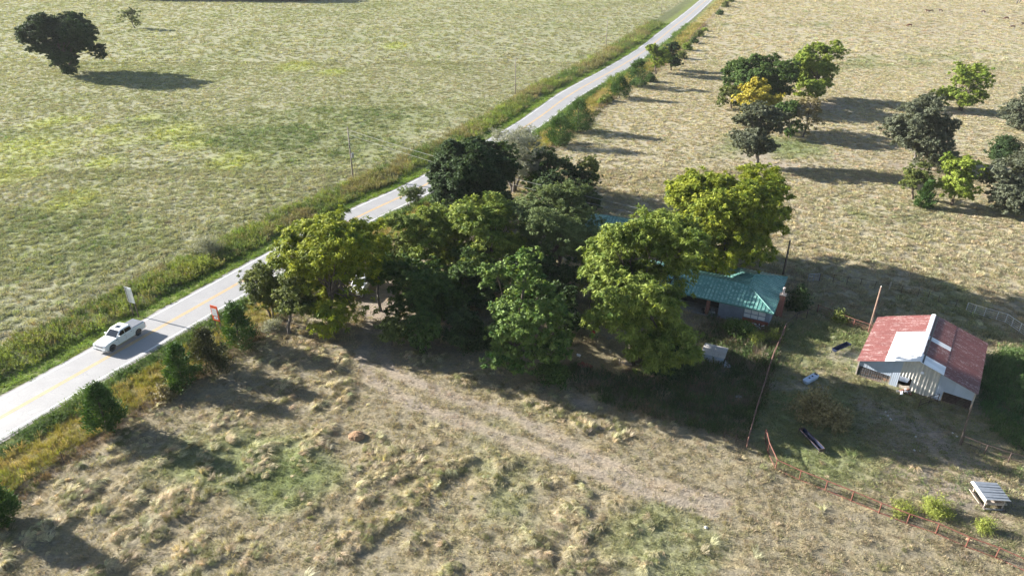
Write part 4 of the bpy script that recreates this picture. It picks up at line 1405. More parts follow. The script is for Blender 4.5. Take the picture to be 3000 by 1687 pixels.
# ================================================================ VEHICLES
def make_pickup(name, label, loc, rz, tonneau=True):
    root = empty(name, loc, rz, label, 'pickup truck')
    FA, RA, WR = 1.90, -1.84, .41
    def arch(cx, r=.50, n=9):
        return [(cx + r * math.cos(a), .40 + r * math.sin(a)) for a in [math.pi * k / (n - 1) for k in range(n)]]
    bottom = [(2.78, .42)] + [(FA + .5, .40)] + arch(FA)[1:-1] + [(FA - .5, .40), (RA + .5, .40)] + arch(RA)[1:-1] + [(RA - .5, .46), (-2.94, .52)]
    topl = [(-3.0, .75), (-2.99, 1.20), (-2.95, 1.30), (-2.2, 1.31), (-1.0, 1.32), (-.2, 1.29), (1.02, 1.25), (1.5, 1.235), (2.3, 1.17), (2.68, 1.08), (2.82, .95), (2.86, .6)]
    prof = bottom + topl
    def ins(p):
        x, z = p
        if z > 1.0: z -= .10
        if x > 2.5: x -= .12
        if x < -2.8: x += .05
        return x, z
    rings = []
    for y, f in ((-1.0, 1), (-.975, .55), (-.90, 0), (.90, 0), (.975, .55), (1.0, 1)):
        r = []
        for p in prof:
            q = ins(p)
            r.append((p[0] + (q[0] - p[0]) * f, y, p[1] + (q[1] - p[1]) * f))
        rings.append(r)
    body = MB().loft(rings).build('body', M['white'], root, smooth=False)
    if True:
        # cab: belt line to roof, curved sides
        def ring(z, x0, x1, y, bev):
            return [(x0, -y + bev, z), (x0, y - bev, z), (x0 + bev, y, z), (x1 - bev, y, z), (x1, y - bev, z), (x1, -y + bev, z), (x1 - bev, -y, z), (x0 + bev, -y, z)]
        cab = MB().loft([ring(1.24, -1.24, 1.06, .955, .10), ring(1.50, -1.20, .76, .915, .10), ring(1.80, -1.12, .36, .835, .10), ring(1.885, -1.05, .22, .775, .14), ring(1.92, -.88, .04, .60, .18)])
        cab.build('cab', M['white'], root, smooth=False)
        def quad(name, pts, m, t=.012, par=root):
            return MB().prism(pts, t).build(name, m, par)
        e = .008
        w = quad('windshield', [(1.045 + e, -.80, 1.27), (1.045 + e, .80, 1.27), (.38 + e, .70, 1.80), (.38 + e, -.70, 1.80)], M['glass'])
        quad('rear_window', [(-1.225 - e, -.74, 1.36), (-1.225 - e, .74, 1.36), (-1.13 - e, .66, 1.78), (-1.13 - e, -.66, 1.78)], M['tint'])
        for s in (-1, 1):
            ys = lambda z: s * (.955 - (z - 1.24) * .154 + .026) if z < 1.5 else s * (.915 - (z - 1.5) * .267 + .026)
            quad('front_side_window', [(.88, ys(1.30), 1.30), (-.08, ys(1.31), 1.31), (-.08, ys(1.78), 1.78), (.30, ys(1.78), 1.78), (.62, ys(1.54), 1.54)], M['tint'])
            quad('rear_side_window', [(-.15, ys(1.31), 1.31), (-1.06, ys(1.33), 1.33), (-1.00, ys(1.76), 1.76), (-.15, ys(1.78), 1.78)], M['tint'])
            m_ = MB().box((.80, s * 1.09, 1.36), (.14, .26, .18)).build('mirror', M['white'], root)
            MB().box((.72, s * 1.09, 1.36), (.02, .22, .15)).build('mirror_glass', M['glass'], m_)
            for x in (.08, -.95): MB().box((x, s * 1.0, 1.10), (.2, .04, .04)).build('door_handle', M['chrome'], root)
            for x in (.98, -.1, -1.2): MB().box((x, s * 1.0, .86), (.012, .012, .68)).build('door_seam', M['black'], root)
            MB().box((1.12, s * 1.0, 1.10), (.3, .02, .07)).build('fender_vent', M['black'], root)
            sb = MB().tube([(1.25, s * 1.0, .36), (-1.2, s * 1.0, .36)], .045, 6).build('step_bar', M['chrome'], root)
            MB().box((0, s * .97, .40), (2.5, .05, .05)).build('step_bracket', M['black'], sb)
            MB().prism([(2.745, s * .60, .88), (2.745, s * .93, .88), (2.62, s * .96, 1.06), (2.69, s * .60, 1.06)] if s > 0 else [(2.745, s * .93, .88), (2.745, s * .60, .88), (2.69, s * .60, 1.06), (2.62, s * .96, 1.06)], -.10).build('headlight', M['lamp'], root)
            MB().box((2.80, s * .78, .56), (.12, .16, .12)).build('fog_lamp', M['black'], root)
            MB().box((-2.985, s * .90, 1.02), (.06, .15, .34)).build('taillight', M['redlamp'], root)
            for ax in (FA, RA):
                MB().add([(ax + .475 * math.cos(a), s * (.60 if k else 1.003), .40 + .475 * math.sin(a)) for k in (0, 1) for a in [math.pi * q / 12 for q in range(13)]], [(q, q + 1, q + 14, q + 13) for q in range(12)]).build('wheel_arch', M['black'], root)
                wh = MB().loft([[(ax + r * math.cos(a), s * y, WR + r * math.sin(a)) for a in [2 * math.pi * q / 20 for q in range(20)]] for r, y in ((.31, .74), (WR - .03, .72), (WR, .77), (WR, .93), (WR - .03, .985), (.285, .985))]).build('wheel', M['tyre'], root)
                rim = MB().loft([[(ax + r * math.cos(a), s * y, WR + r * math.sin(a)) for a in [2 * math.pi * q / 20 for q in range(20)]] for r, y in ((.285, .95), (.285, .992), (.25, .992), (.24, .95))], cap=True)
                for q in range(6):
                    a = 2 * math.pi * q / 6 + .3
                    c, n = Vector((math.cos(a), 0, math.sin(a))), Vector((-math.sin(a), 0, math.cos(a)))
                    o = Vector((ax, s * .985, WR))
                    rim.prism([o + n * .05, o + c * .25 + n * .035, o + c * .25 - n * .035, o - n * .05], .02)
                rim.build('rim', M['chrome'], wh)
                MB().loft([[(ax + .24 * math.cos(a), s * y, WR + .24 * math.sin(a)) for a in [2 * math.pi * q / 14 for q in range(14)]] for y in (.95, .962)]).build('brake_disc', M['black'], wh)
        MB().box((2.80, 0, .90), (.10, 1.15, .26)).build('grille', M['greysteel'], root)
        for k in range(4): MB().box((2.857, 0, .80 + k * .065), (.012, 1.08, .02)).build('grille_bar', M['chrome'], root)
        MB().box((2.84, 0, .55), (.16, 1.84, .26)).build('front_bumper', M['white'], root)
        MB().box((2.925, 0, .50), (.02, .9, .1)).build('bumper_intake', M['black'], root)
        MB().box((-3.05, 0, .60), (.16, 1.86, .18)).build('rear_bumper', M['chrome'], root)
        MB().box((-3.012, 0, .97), (.03, 1.5, .5)).build('tailgate', M['white'], root)
        MB().box((-.18, 0, 1.918), (.5, .70, .02)).build('sunroof', M['glass'], root)
        if tonneau: MB().loft([[(-2.93, -.90, 1.30), (-2.93, .90, 1.30), (-1.26, .90, 1.33), (-1.26, -.90, 1.33)], [(-2.91, -.86, 1.345), (-2.91, .86, 1.345), (-1.28, .86, 1.375), (-1.28, -.86, 1.375)]]).build('bed_cover', M['tonneau'], root)
        else: MB().box((-2.1, 0, 1.325), (1.6, 1.6, .012)).build('bed_floor', M['black'], root)
        for x in (-.3, .9): MB().box((x, 0, .52), (1.2, 1.3, .2)).build('underbody', M['black'], root)
    return root


fw, rw = G(333, 1028), G(408, 982)                       # the near wheels' footprints
hd = math.atan2(fw[1] - rw[1], fw[0] - rw[0])
hv, lv = np.array([math.cos(hd), math.sin(hd)]), np.array([-math.sin(hd), math.cos(hd)])
ctr = (fw[:2] + rw[:2]) / 2 + hv * -.03 - lv * .93
if np.linalg.norm(ctr - ((fw[:2] + rw[:2]) / 2 + lv * .93)) > 0:
    c2 = (fw[:2] + rw[:2]) / 2 + lv * .93
    ctr = ctr if road_dist(*ctr)[0] > road_dist(*c2)[0] else c2
make_pickup('pickup_truck', 'white crew cab pickup with grey bed cover driving on the road', (ctr[0], ctr[1], .031), hd)
p = G(1048, 872)
make_pickup('parked_truck', 'white pickup parked in the shade under the yellowing walnut tree', (p[0], p[1] + 2.2, gz(p[0], p[1] + 2.2) + .02), math.radians(-94), tonneau=False)


def make_mower():
    p = G(935, 902)
    r = empty('lawn_mower', (p[0], p[1], gz(p[0], p[1])), .6, 'small red lawn mower half hidden beneath the yellowing walnut tree', 'mower')
    MB().loft([[(x, y, z) for x, y in ((-.35 * k, -.3 * k), (.35 * k, -.3 * k), (.4 * k, 0), (.35 * k, .3 * k), (-.35 * k, .3 * k))] for z, k in ((.12, 1), (.3, 1), (.36, .8))]).build('deck', M['redpaint'], r)
    MB().box((0, 0, .45), (.3, .3, .22)).build('engine', M['redpaint'], r)
    for s in (-1, 1):
        MB().tube([(-.3, s * .22, .3), (-.95, s * .22, 1.0)], .015, 5).build('handle', M['black'], r)
        for x in (-.3, .3): MB().tube([(x, s * .31, .12), (x, s * .37, .12)], .12, 12).build('wheel', M['tyre'], r)


make_mower()


# ================================================================ SIGNS, POLES, WIRES
def signboard(name, label, p0, p1, z0, z1, m, blocks=(), posts=M['darkwood'], cat='sign'):
    a, b = np.array(p0[:2]), np.array(p1[:2])
    c = (a + b) / 2
    L = np.linalg.norm(b - a)
    th = math.atan2(b[1] - a[1], b[0] - a[0])
    r = empty(name, (c[0], c[1], 0), th, label, cat)
    MB().box((0, 0, (z0 + z1) / 2), (L + .3, .04, z1 - z0)).build('panel', m, r)
    for s in (-1, 1): MB().box((s * L / 2, .07, z1 / 2 - .35), (.10, .10, z1 + .3)).build('post', posts, r)
    for (bx, bz, w, h, mm) in blocks: MB().box((bx, -.026, bz), (w, .012, h), None).build('lettering_block', mm, r)
    return r


# the sign faces up and down the road, so its board stands across it
def across(pm, half, hd_):
    d = np.array([math.cos(hd_), math.sin(hd_)])
    return pm[:2] - d * half, pm[:2] + d * half


pm = G(397, 925)
a, b = across(pm, .45, math.radians(-24))
sw = signboard('signboard', 'weathered grey white signboard on two dark posts in the far verge weeds', a, b, 1.9, 4.1, M['signgrey'])
MB().box((-.45, -.03, 3.0), (.08, .03, 2.2)).build('edge_batten', M['darkwood'], sw)
MB().box((.25, -.03, 3.95), (.5, .03, .3)).build('top_board', M['signwhite'], sw)
pm = G(640, 963)
a, b = across(pm, .40, math.radians(-24))
W_, O_, K_ = M['signwhite'], M['orange'], M['black']
signboard('road_sign', 'orange board with white message panels on two posts by the cedars', a, b, 1.15, 3.25, O_,
          [(-.02, 2.62, .78, .46, W_), (-.02, 2.12, .82, .50, W_), (.06, 1.55, .62, .36, W_), (.0, 1.84, .8, .035, K_), (.12, 1.56, .10, .16, K_), (-.1, 2.64, .34, .05, M['greysteel']), (-.05, 2.16, .3, .05, M['greysteel'])])


def make_pole(name, label, base, h, r, m, group=None, transformer=False, arm=False):
    x, y = base[:2]
    o = empty(name, (x, y, gz(x, y) - .05), 0, label, 'utility pole', group)
    MB().tube([(0, 0, -.4), (0, 0, h * .5), (0, 0, h)], [r, r * .85, r * .66], 10).build('pole', m, o, smooth=True)
    MB().tube([(0, 0, h - .02), (0, 0, h + .08), (0, 0, h + .2)], [.05, .07, .03], 8).build('insulator', M['ins'], o)
    if transformer:
        t = MB().tube([(.38, -.1, h * .40), (.38, -.1, h * .40 + .85)], .26, 12).build('transformer', M['greysteel'], o)
        MB().tube([(.38, -.1, h * .40 + .85), (.38, -.1, h * .40 + 1.1)], .05, 6).build('bushing', M['ins'], t)
        MB().box((.13, 0, h * .40 + .5), (.3, .08, .12)).build('bracket', M['greysteel'], o)
        MB().box((.0, -.17, h * .62), (.12, .1, .6)).build('cutout', M['black'], o)
    else:
        MB().box((.12, 0, h - 1.9), (.08, .12, .45)).build('cutout', M['black'], o)
    return o, Vector((x, y, gz(x, y) + h + .1))


UP = 'utility poles along the far side of the road'
POLES = []
for i, (lab, px, py, h) in enumerate((
        ('grey wooden utility pole with a transformer can opposite the yard', 1034, 518, 9.7),
        ('grey wooden utility pole opposite the road bend', 1510, 276, 9.6),
        ('grey wooden utility pole beyond the road bend', 1775, 142, 9.8),
        ('furthest grey wooden utility pole up the road', 1937, 36, 9.8))):
    POLES.append(make_pole('utility_pole', lab, G(px, py), h, .15, M['polewood'], UP, transformer=(i == 0)))
near_p = np.array(road_at(np.interp(60, [0, 1], [0, 1]), 15))
hp, hp_top = make_pole('utility_pole', 'dark wooden pole behind the farmhouse roof carrying the service wires', G(2294, 806), 5.4, .15, M['darkwood'])
bp, bp_top = make_pole('utility_pole', 'brown wooden pole standing against the barn roof corner', G(2546, 968), 6.0, .13, mat('brown_pole_wood', (.23, .15, .11), .9, var=.25, vscale=5))


def wire(name, label, a, b, sag, r=.012, parent=None, cat='wire', group=None):
    pts = []
    for k in range(25):
        t = k / 24
        q = Vector(a).lerp(Vector(b), t)
        q.z -= sag * 4 * t * (1 - t)
        pts.append(q)
    o = MB().tube(pts, r, 4).build(name, M['wire'], parent)
    return tag(o, label, cat, group) if not parent else o


P0 = POLES[0][1]
wire('service_wire', 'upper service wire from the transformer pole over the yard trees to the farmhouse pole', P0 - Vector((0, 0, .6)), hp_top, 1.3, .022, group='service wires')
wire('service_wire', 'lower service wire from the transformer pole over the yard trees to the farmhouse pole', P0 - Vector((0, 0, 1.5)), hp_top - Vector((0, 0, .5)), 1.7, .02, group='service wires')
for i in range(3):
    wire('power_line', ('power line between the transformer pole and the bend pole', 'power line between the bend pole and the one beyond it', 'power line over the furthest pole span')[i], POLES[i][1], POLES[i + 1][1], 1.0, .012)


# ================================================================ FENCES
def pipe_fence(name, label, pts, h, m, rails, r=.028, rr=.022, mesh=False, group=None, cat='fence', posts_every=None):
    """pts: post footprints; each post and each rail span is a part"""
    P = [np.array(p[:2]) for p in pts]
    o0 = P[0]
    root = empty(name, (o0[0], o0[1], 0), 0, label, cat, group)
    for p in P:
        z = gz(*p)
        MB().tube([(p[0] - o0[0], p[1] - o0[1], z - .3), (p[0] - o0[0], p[1] - o0[1], z + h + .02)], r, 7).build('post', m, root)
    for a, b in zip(P[:-1], P[1:]):
        za, zb = gz(*a), gz(*b)
        for t in rails:
            MB().tube([(a[0] - o0[0], a[1] - o0[1], za + h * t), (b[0] - o0[0], b[1] - o0[1], zb + h * t)], rr if t in (rails[0], rails[-1]) else rr * .6, 6).build('rail', m, root)
        if mesh:
            mm = MB()
            n = int(np.linalg.norm(b - a) / .22)
            for k in range(1, n):
                q = a + (b - a) * k / n
                z = za + (zb - za) * k / n
                mm.tube([(q[0] - o0[0], q[1] - o0[1], z + .08), (q[0] - o0[0], q[1] - o0[1], z + h)], .006, 3)
            for t in np.linspace(.2, .85, 5):
                mm.tube([(a[0] - o0[0], a[1] - o0[1], za + h * t), (b[0] - o0[0], b[1] - o0[1], zb + h * t)], .007, 3)
            mm.build('wire_mesh', M['darkpipe'], root)
    return root


pipe_fence('pipe_fence', 'rusty red pipe and mesh fence running along the near side of the corral', [G(*q) for q in ((2240, 1283), (2249, 1324), (2271, 1376), (2341, 1406), (2417, 1437), (2493, 1468), (2574, 1503), (2656, 1534), (2740, 1565), (2829, 1602), (2916, 1634), (3010, 1676), (3110, 1720))], 1.12, M['rust'], (.06, 1.0), .055, .05, mesh=True)
pipe_fence('pipe_fence', 'dark rusted pipe fence dividing the weedy yard from the corral', [G(*q) for q in ((2300, 968), (2283, 1010), (2264, 1052), (2248, 1100), (2232, 1155), (2214, 1210), (2200, 1262), (2187, 1312))], 1.15, mat('dull_rust_pipe', (.21, .11, .085), .8, var=.4, vscale=3), (.55, 1.0), .045, .04, mesh=True)
pipe_fence('pipe_fence', 'dark pipe fence around the far corner of the corral', [G(*q) for q in ((2300, 968), (2332, 942), (2363, 930), (2393, 916))], 1.2, M['darkpipe'], (.05, 1.0), .05, .036)
pipe_fence('pipe_fence', 'rust red rail fence from the corral corner to the barn pole', [G(*q) for q in ((2394, 917), (2447, 937), (2499, 959), (2543, 975), (2575, 985))], 1.15, M['rust'], (.05, .3, .5, .7, 1.0), .05, .034)
pipe_fence('bent_gate', 'sagging dark wire gate at the corner of the weedy yard', [G(*q) for q in ((2121, 1283), (2155, 1298), (2184, 1308))], 1.0, M['darkpipe'], (.45, 1.0), .04, .022, cat='gate')
pipe_fence('hurdle', 'grey steel hurdle standing by the farmhouse back corner', [G(*q) for q in ((2366, 824), (2382, 823), (2398, 822))], 1.1, M['greysteel'], (.1, .35, .6, .8, 1.0), .05, .04, cat='hurdle')
pipe_fence('wire_fence', 'thin wire fence with steel posts behind the barnyard', [G(*q) for q in ((2400, 823), (2440, 826), (2480, 833), (2520, 838), (2562, 845), (2604, 851), (2639, 859), (2688, 868), (2718, 874), (2747, 886), (2799, 898), (2846, 914))], 1.1, M['darkpipe'], (.3, .6, .95), .035, .012)
tag(MB().tube([G(2604, 851), G(2604, 851) + np.array([0, 0, 1.3])], .08, 8).build('fence_post', M['plank']), 'pale wooden post in the wire fence behind the barnyard', 'post')
pipe_fence('corral_fence', 'pale steel rail panels meeting at a corner beyond the barn', [G(*q) for q in ((2830, 909), (2854, 917), (2882, 925), (2918, 936), (2944, 944), (2962, 956), (2985, 971), (3003, 984), (3040, 1005))], 1.15, M['whitepipe'], (.1, .32, .54, .76, 1.0), .045, .03)
pipe_fence('pipe_fence', 'dark pipe fence running off from the tall leaning post below the barn', [G(*q) for q in ((2816, 1303), (2883, 1331), (2953, 1352), (3040, 1378))], 1.1, M['darkpipe'], (.4, 1.0), .045, .03)
pb = G(2812, 1302)
tag(MB().tube([pb - np.array([0, 0, .3]), on_y(2848, 1185, pb[1] + .2)], [.09, .07], 8).build('leaning_post', M['darkwood']), 'tall leaning dark post below the barn corner', 'post')
pipe_fence('barrier_gate', 'short rusty pipe barrier before the barn opening', [G(*q) for q in ((2690, 1195), (2720, 1183), (2745, 1178))], 1.0, M['darkpipe'], (.3, .65, 1.0), .04, .03, cat='gate')


def wire_fence_along(name, label, s0, s1, off, step):
    S = np.arange(s0, s1, step)
    x, y = road_at(S, off)
    root = empty(name, (float(x[0]), float(y[0]), 0), 0, label, 'fence')
    pos = [Vector((float(a), float(b), gz(float(a), float(b)))) for a, b in zip(x, y)]
    o = Vector(root.location)
    me = MB().box((0, 0, .55), (.05, .05, 1.5)).mesh('post', M['darkpipe'])
    for p in pos:
        q = link('post', me, root)
        q.location = p - o
    for h in (.45, .8, 1.15): MB().tube([p - o + Vector((0, 0, h)) for p in pos], .006, 3).build('wire', M['wire'], root)


wire_fence_along('wire_fence', 'thin wire fence on steel posts between the far verge and the pasture', 118, 520, 13.6, 5.2)
wire_fence_along('wire_fence', 'thin wire fence on steel posts along the near side of the road', 112, 520, -11.9, 5.0)


# ================================================================ YARD THINGS
def trough_between(name, label, a, b, w, h, m, endm, z=.25, cat='trough'):
    a, b = np.array(a[:2]), np.array(b[:2])
    c = (a + b) / 2
    L = np.linalg.norm(b - a)
    r = empty(name, (c[0], c[1], gz(*c)), math.atan2(b[1] - a[1], b[0] - a[0]), label, cat)
    n = 9
    sec = lambda k: [(math.cos(math.pi + math.pi * q / (n - 1)) * w / 2 * k, math.sin(math.pi + math.pi * q / (n - 1)) * h * k) for q in range(n)]
    mb = MB()
    vs, fs = [], []
    for x in (-L / 2, L / 2):
        for k in (1, .93): vs += [(x, p[0], z + h + p[1]) for p in sec(k)]
    for k in (0, 1):
        for q in range(n - 1): fs.append((k * n + q, k * n + q + 1, 2 * n + k * n + q + 1, 2 * n + k * n + q))
    for e in (0, n - 1): fs.append((e, n + e, 3 * n + e, 2 * n + e))
    mb.add(vs, fs).build('shell', m, r)
    for x in (-L / 2, L / 2):
        MB().add([(x + dx, p[0], z + h + p[1]) for dx in (-.02, .02) for p in sec(1.03)], [tuple(range(n)), tuple(range(2 * n - 1, n - 1, -1))] + [(q, q + 1, n + q + 1, n + q) for q in range(n - 1)] + [(0, n, 2 * n - 1, n - 1)]).build('end_plate', endm, r)
        for s in (-1, 1): MB().tube([(x, s * w * .5, -.1), (x, s * w * .35, z + h * .8)], .025, 6).build('leg', endm, r)
    for s in (-1, 1): MB().tube([(-L / 2, s * w / 2, z + h), (L / 2, s * w / 2, z + h)], .022, 6).build('rim', endm, r)
    return r


trough_between('feed_bunk', 'long blue black feed bunk with rusty ends inside the corral', G(2345, 1268), G(2404, 1330), .62, .38, M['trough'], M['darkpipe'], .30)
trough_between('feed_trough', 'dark plastic feed trough beside the barn', G(2442, 1036), G(2484, 1017), .62, .34, M['trough'], M['trough'], .28)


def make_tank():
    a, b = G(2356, 1124)[:2], G(2392, 1103)[:2]
    c, L = (a + b) / 2, np.linalg.norm(b - a)
    r = empty('mineral_tank', (c[0], c[1], gz(*c)), math.atan2(b[1] - a[1], b[0] - a[0]), 'pale blue flat topped water tank above the brown corral bush', 'tank')
    hw = .34
    oct_ = lambda k, z: [(x * k, y * k, z) for x, y in ((-L / 2, -hw * .6), (-L / 2 + .15, -hw), (L / 2 - .15, -hw), (L / 2, -hw * .6), (L / 2, hw * .6), (L / 2 - .15, hw), (-L / 2 + .15, hw), (-L / 2, hw * .6))]
    MB().loft([oct_(.92, .0), oct_(1, .35), oct_(1, .42), oct_(.9, .46)]).build('shell', M['tank'], r)
    for x in (-.3, .25): MB().tube([(x, 0, .45), (x, 0, .5)], .1, 10).build('lid', M['trough'], r)
    MB().box((L * .4, 0, .47), (.22, .4, .03)).build('float_cover', M['trough'], r)


make_tank()


def make_feeder():
    c = G(2896, 1472)
    r = empty('covered_feeder', (c[0], c[1], gz(c[0], c[1])), math.radians(-4), 'open wooden livestock feeder under a ribbed pale metal roof', 'feeder')
    r.scale = (.88, .88, .95)
    zt = 1.15
    # roof planes: long gentle slope to the far side, steep narrow lip on the sunny side
    A, B = (-1.05, -.95, zt), (1.15, -.95, zt - .02)
    for k in range(7):
        y0, y1 = -.95 + k * .36, -.95 + (k + 1) * .36 + .01
        z = zt + .02 * (k % 2)
        mb = MB()
        mb.prism([(-1.05, y0, z + .06), (1.25, y0, z + .0), (1.25, y1, z + .0), (-1.05, y1, z + .06)], .02)
        mb.box((.1, y0 + .02, z + .055), (2.28, .05, .05))
        mb.build('roof_sheet', M['steel'], r)
    MB().prism([(-1.06, -.98, zt + .07), (-1.06, 1.6, zt + .09), (-1.26, 1.6, zt - .05), (-1.26, -.98, zt - .07)], .02).build('roof_lip', M['signwhite'], r)
    for x in (-.85, .85):
        for y in (-.75, 1.3): MB().box((x, y, zt / 2), (.1, .1, zt)).build('post', M['plank'], r)
    MB().box((0, .25, .52), (1.5, 2.1, .06)).build('trough_floor', M['plank'], r)
    for x in (-.78, .78): MB().box((x, .25, .65), (.05, 2.2, .26)).build('trough_side', M['plank'], r)
    for y in (-.82, 1.35): MB().box((0, y, .65), (1.5, .05, .26)).build('trough_end', M['plank'], r)
    MB().box((-1.25, .3, .42), (.28, 1.9, .05), Matrix.Rotation(.5, 3, 'Y')).build('wing_board', M['plank'], r)
    MB().box((1.2, .3, .42), (.28, 1.9, .05), Matrix.Rotation(-.5, 3, 'Y')).build('wing_board', M['plank'], r)
    for x in (-.9, .9): MB().box((x, .25, .1), (.14, 2.7, .16)).build('skid', M['darkwood'], r)
    MB().box((0, -.95, .1), (2.0, .12, .14)).build('skid_beam', M['greysteel'], r)


make_feeder()


def make_hutch():
    a = G(2092, 1050)
    r = empty('low_shed', (a[0], a[1], gz(a[0], a[1])), math.radians(-27), 'low shed with weathered pale sheet roof sunk in the yard weeds', 'shed')
    L, w, ze, zr = 2.6, 1.15, .95, 1.55
    pale = metal_roof('weathered_pale_sheet', (.40, .37, .34), (.24, .22, .20), .03, .7)
    for k in range(3):
        for s in (-1, 1):
            x0, x1 = -L / 2 + k * L / 3, -L / 2 + (k + 1) * L / 3 + .02
            vs, fs, wt = [], [], []
            for q in range(9):
                x = x0 + (x1 - x0) * q / 8
                for (y, z) in ((0, zr), (s * w * .5, zr - .16), (s * w, ze)):
                    vs.append((x, y, z + .015 * (q % 2) + .003 * k)); wt.append(q % 2)
            for q in range(8):
                for e in (0, 1): fs.append((3 * q + e, 3 * q + 3 + e, 3 * q + 4 + e, 3 * q + 1 + e))
            sheet_object('roof_sheet', vs, fs, wt, pale if s > 0 or True else pale, r)
    for s in (-1, 1): MB().box((0, s * (w - .12), ze / 2), (L - .2, .06, ze)).build('side_wall', M['greywall'], r)
    for s in (-1, 1): MB().prism([(s * (L / 2 - .1), -w + .12, 0), (s * (L / 2 - .1), w - .12, 0), (s * (L / 2 - .1), w - .12, ze), (s * (L / 2 - .1), 0, zr - .04), (s * (L / 2 - .1), -w + .12, ze)], .05).build('end_wall', M['darkwood'], r)
    MB().prism([(L / 2 + .05, -.9, .7), (L / 2 + .95, -1.15, .12), (L / 2 + .1, -1.5, .1)], .02).build('loose_sheet', M['steel'], r)


make_hutch()


def heap(name, label, c, n, spread, size, mats, seed, part, cat='pile', hgt=.5):
    rng = random.Random(seed)
    r = empty(name, (c[0], c[1], gz(c[0], c[1])), 0, label, cat)
    for k in range(n):
        q = k / n
        R = Matrix.Rotation(rng.uniform(0, 6.3), 3, 'Z') @ Matrix.Rotation(rng.uniform(-.5, .5), 3, 'X') @ Matrix.Rotation(rng.uniform(-.4, .4), 3, 'Y')
        rad = spread * (1 - q * .7) * rng.uniform(.2, 1)
        a = rng.uniform(0, 6.3)
        MB().box((math.cos(a) * rad, math.sin(a) * rad * .7, .06 + hgt * q * rng.uniform(.6, 1)), tuple(s * rng.uniform(.6, 1.3) for s in size), R).build(part, rng.choice(mats), r)
    return r


heap('tile_heap', 'heap of reddish brown broken slabs in the shade below the lawn', G(1708, 1078), 16, .9, (.75, .42, .18), [M['clay'], M['brick'], M['clay']], 3, 'slab', hgt=.7)
heap('debris_pile', 'pale and dark debris heaped under the farmhouse window', G(2208, 962), 40, 1.7, (.55, .12, .08), [M['plank'], M['signwhite'], M['darkwood'], M['black'], M['greysteel'], M['redpaint']], 4, 'scrap', hgt=.75)
heap('porch_clutter', 'boxes and pale tubs crowded on the farmhouse porch', G(2072, 918), 12, 1.1, (.45, .4, .45), [M['signwhite'], M['greysteel'], M['black'], M['plank']], 6, 'box', cat='clutter', hgt=.8)
heap('scrap_heap', 'crumpled pale sheeting and rags at the broken barn hatch', G(2652, 1152), 16, .75, (.5, .3, .1), [M['signwhite'], M['steel'], M['clay']], 8, 'sheet', hgt=.5)
heap('log_heap', 'broken grey boards lying by the walnut trunk in the weeds', G(1838, 1066), 8, 1.1, (1.2, .12, .1), [M['plank'], M['polewood']], 9, 'board', hgt=.35)


def small_box(name, label, c, d, m, rz, cat):
    z = gz(c[0], c[1])
    r = empty(name, (c[0], c[1], z), rz, label, cat)
    MB().loft([[(sx * d[0] / 2 * k, sy * d[1] / 2 * k, h) for sx, sy in ((-1, -1), (1, -1), (1, 1), (-1, 1))] for h, k in ((0, .85), (d[2], 1))]).build('tub', m, r)
    MB().box((0, 0, d[2] + .02), (d[0] * 1.06, d[1] * 1.06, .05)).build('lid', m, r)


small_box('plastic_tub', 'small white tub thrown among the yard weeds', G(2162, 1170), (.5, .42, .35), M['signwhite'], .5, 'tub')
small_box('plastic_tub', 'small white box near the clay slab heap', G(1695, 1048), (.45, .2, .2), M['signwhite'], -.6, 'tub')
small_box('red_bucket', 'red bucket at the edge of the shaded lawn', G(1737, 980), (.4, .4, .4), M['redpaint'], .3, 'bucket')


def rock(name, label, c, s, seed, group=None):
    rng = np.random.default_rng(seed)
    bm = bmesh.new()
    bmesh.ops.create_icosphere(bm, subdivisions=2, radius=s)
    for v in bm.verts:
        v.co *= 1 + .25 * float(rng.normal()) * .6
        v.co.z *= .6
    me = bpy.data.meshes.new(name)
    bm.to_mesh(me); bm.free()
    me.materials.append(M['stone'])
    o = link(name, me)
    o.location = (c[0], c[1], gz(c[0], c[1]) + s * .2)
    tag(o, label, 'rock', group)


rock('rock', 'white rock lying alone in the short pasture grass', G(2068, 1545), .16, 1)
for k, q in enumerate(((2580, 1222), (2602, 1216), (2683, 1278), (2790, 1268), (2803, 1279), (2678, 1318), (2695, 1319), (2595, 1205), (2610, 1226))):
    rock('rock', 'pale loose stone in the trodden barnyard', G(*q), .09 + .02 * (k % 3), 10 + k, 'loose stones in the barnyard')


def mound():
    c = G(1045, 1282)
    bm = bmesh.new()
    bmesh.ops.create_uvsphere(bm, u_segments=20, v_segments=10, radius=1)
    rng = np.random.default_rng(2)
    for v in bm.verts:
        v.co.x *= .8; v.co.y *= .7; v.co.z *= .42
        v.co *= 1 + .06 * float(rng.normal())
    me = bpy.data.meshes.new('earth_mound')
    bm.to_mesh(me); bm.free()
    me.materials.append(mat('anthill_soil', (.25, .15, .08), .95, var=.25, vscale=4, bump=.6, bscale=12))
    o = link('earth_mound', me)
    o.location = (c[0], c[1], gz(c[0], c[1]) + .05)
    tag(o, 'rounded brown earth mound in the near pasture', 'mound')


mound()


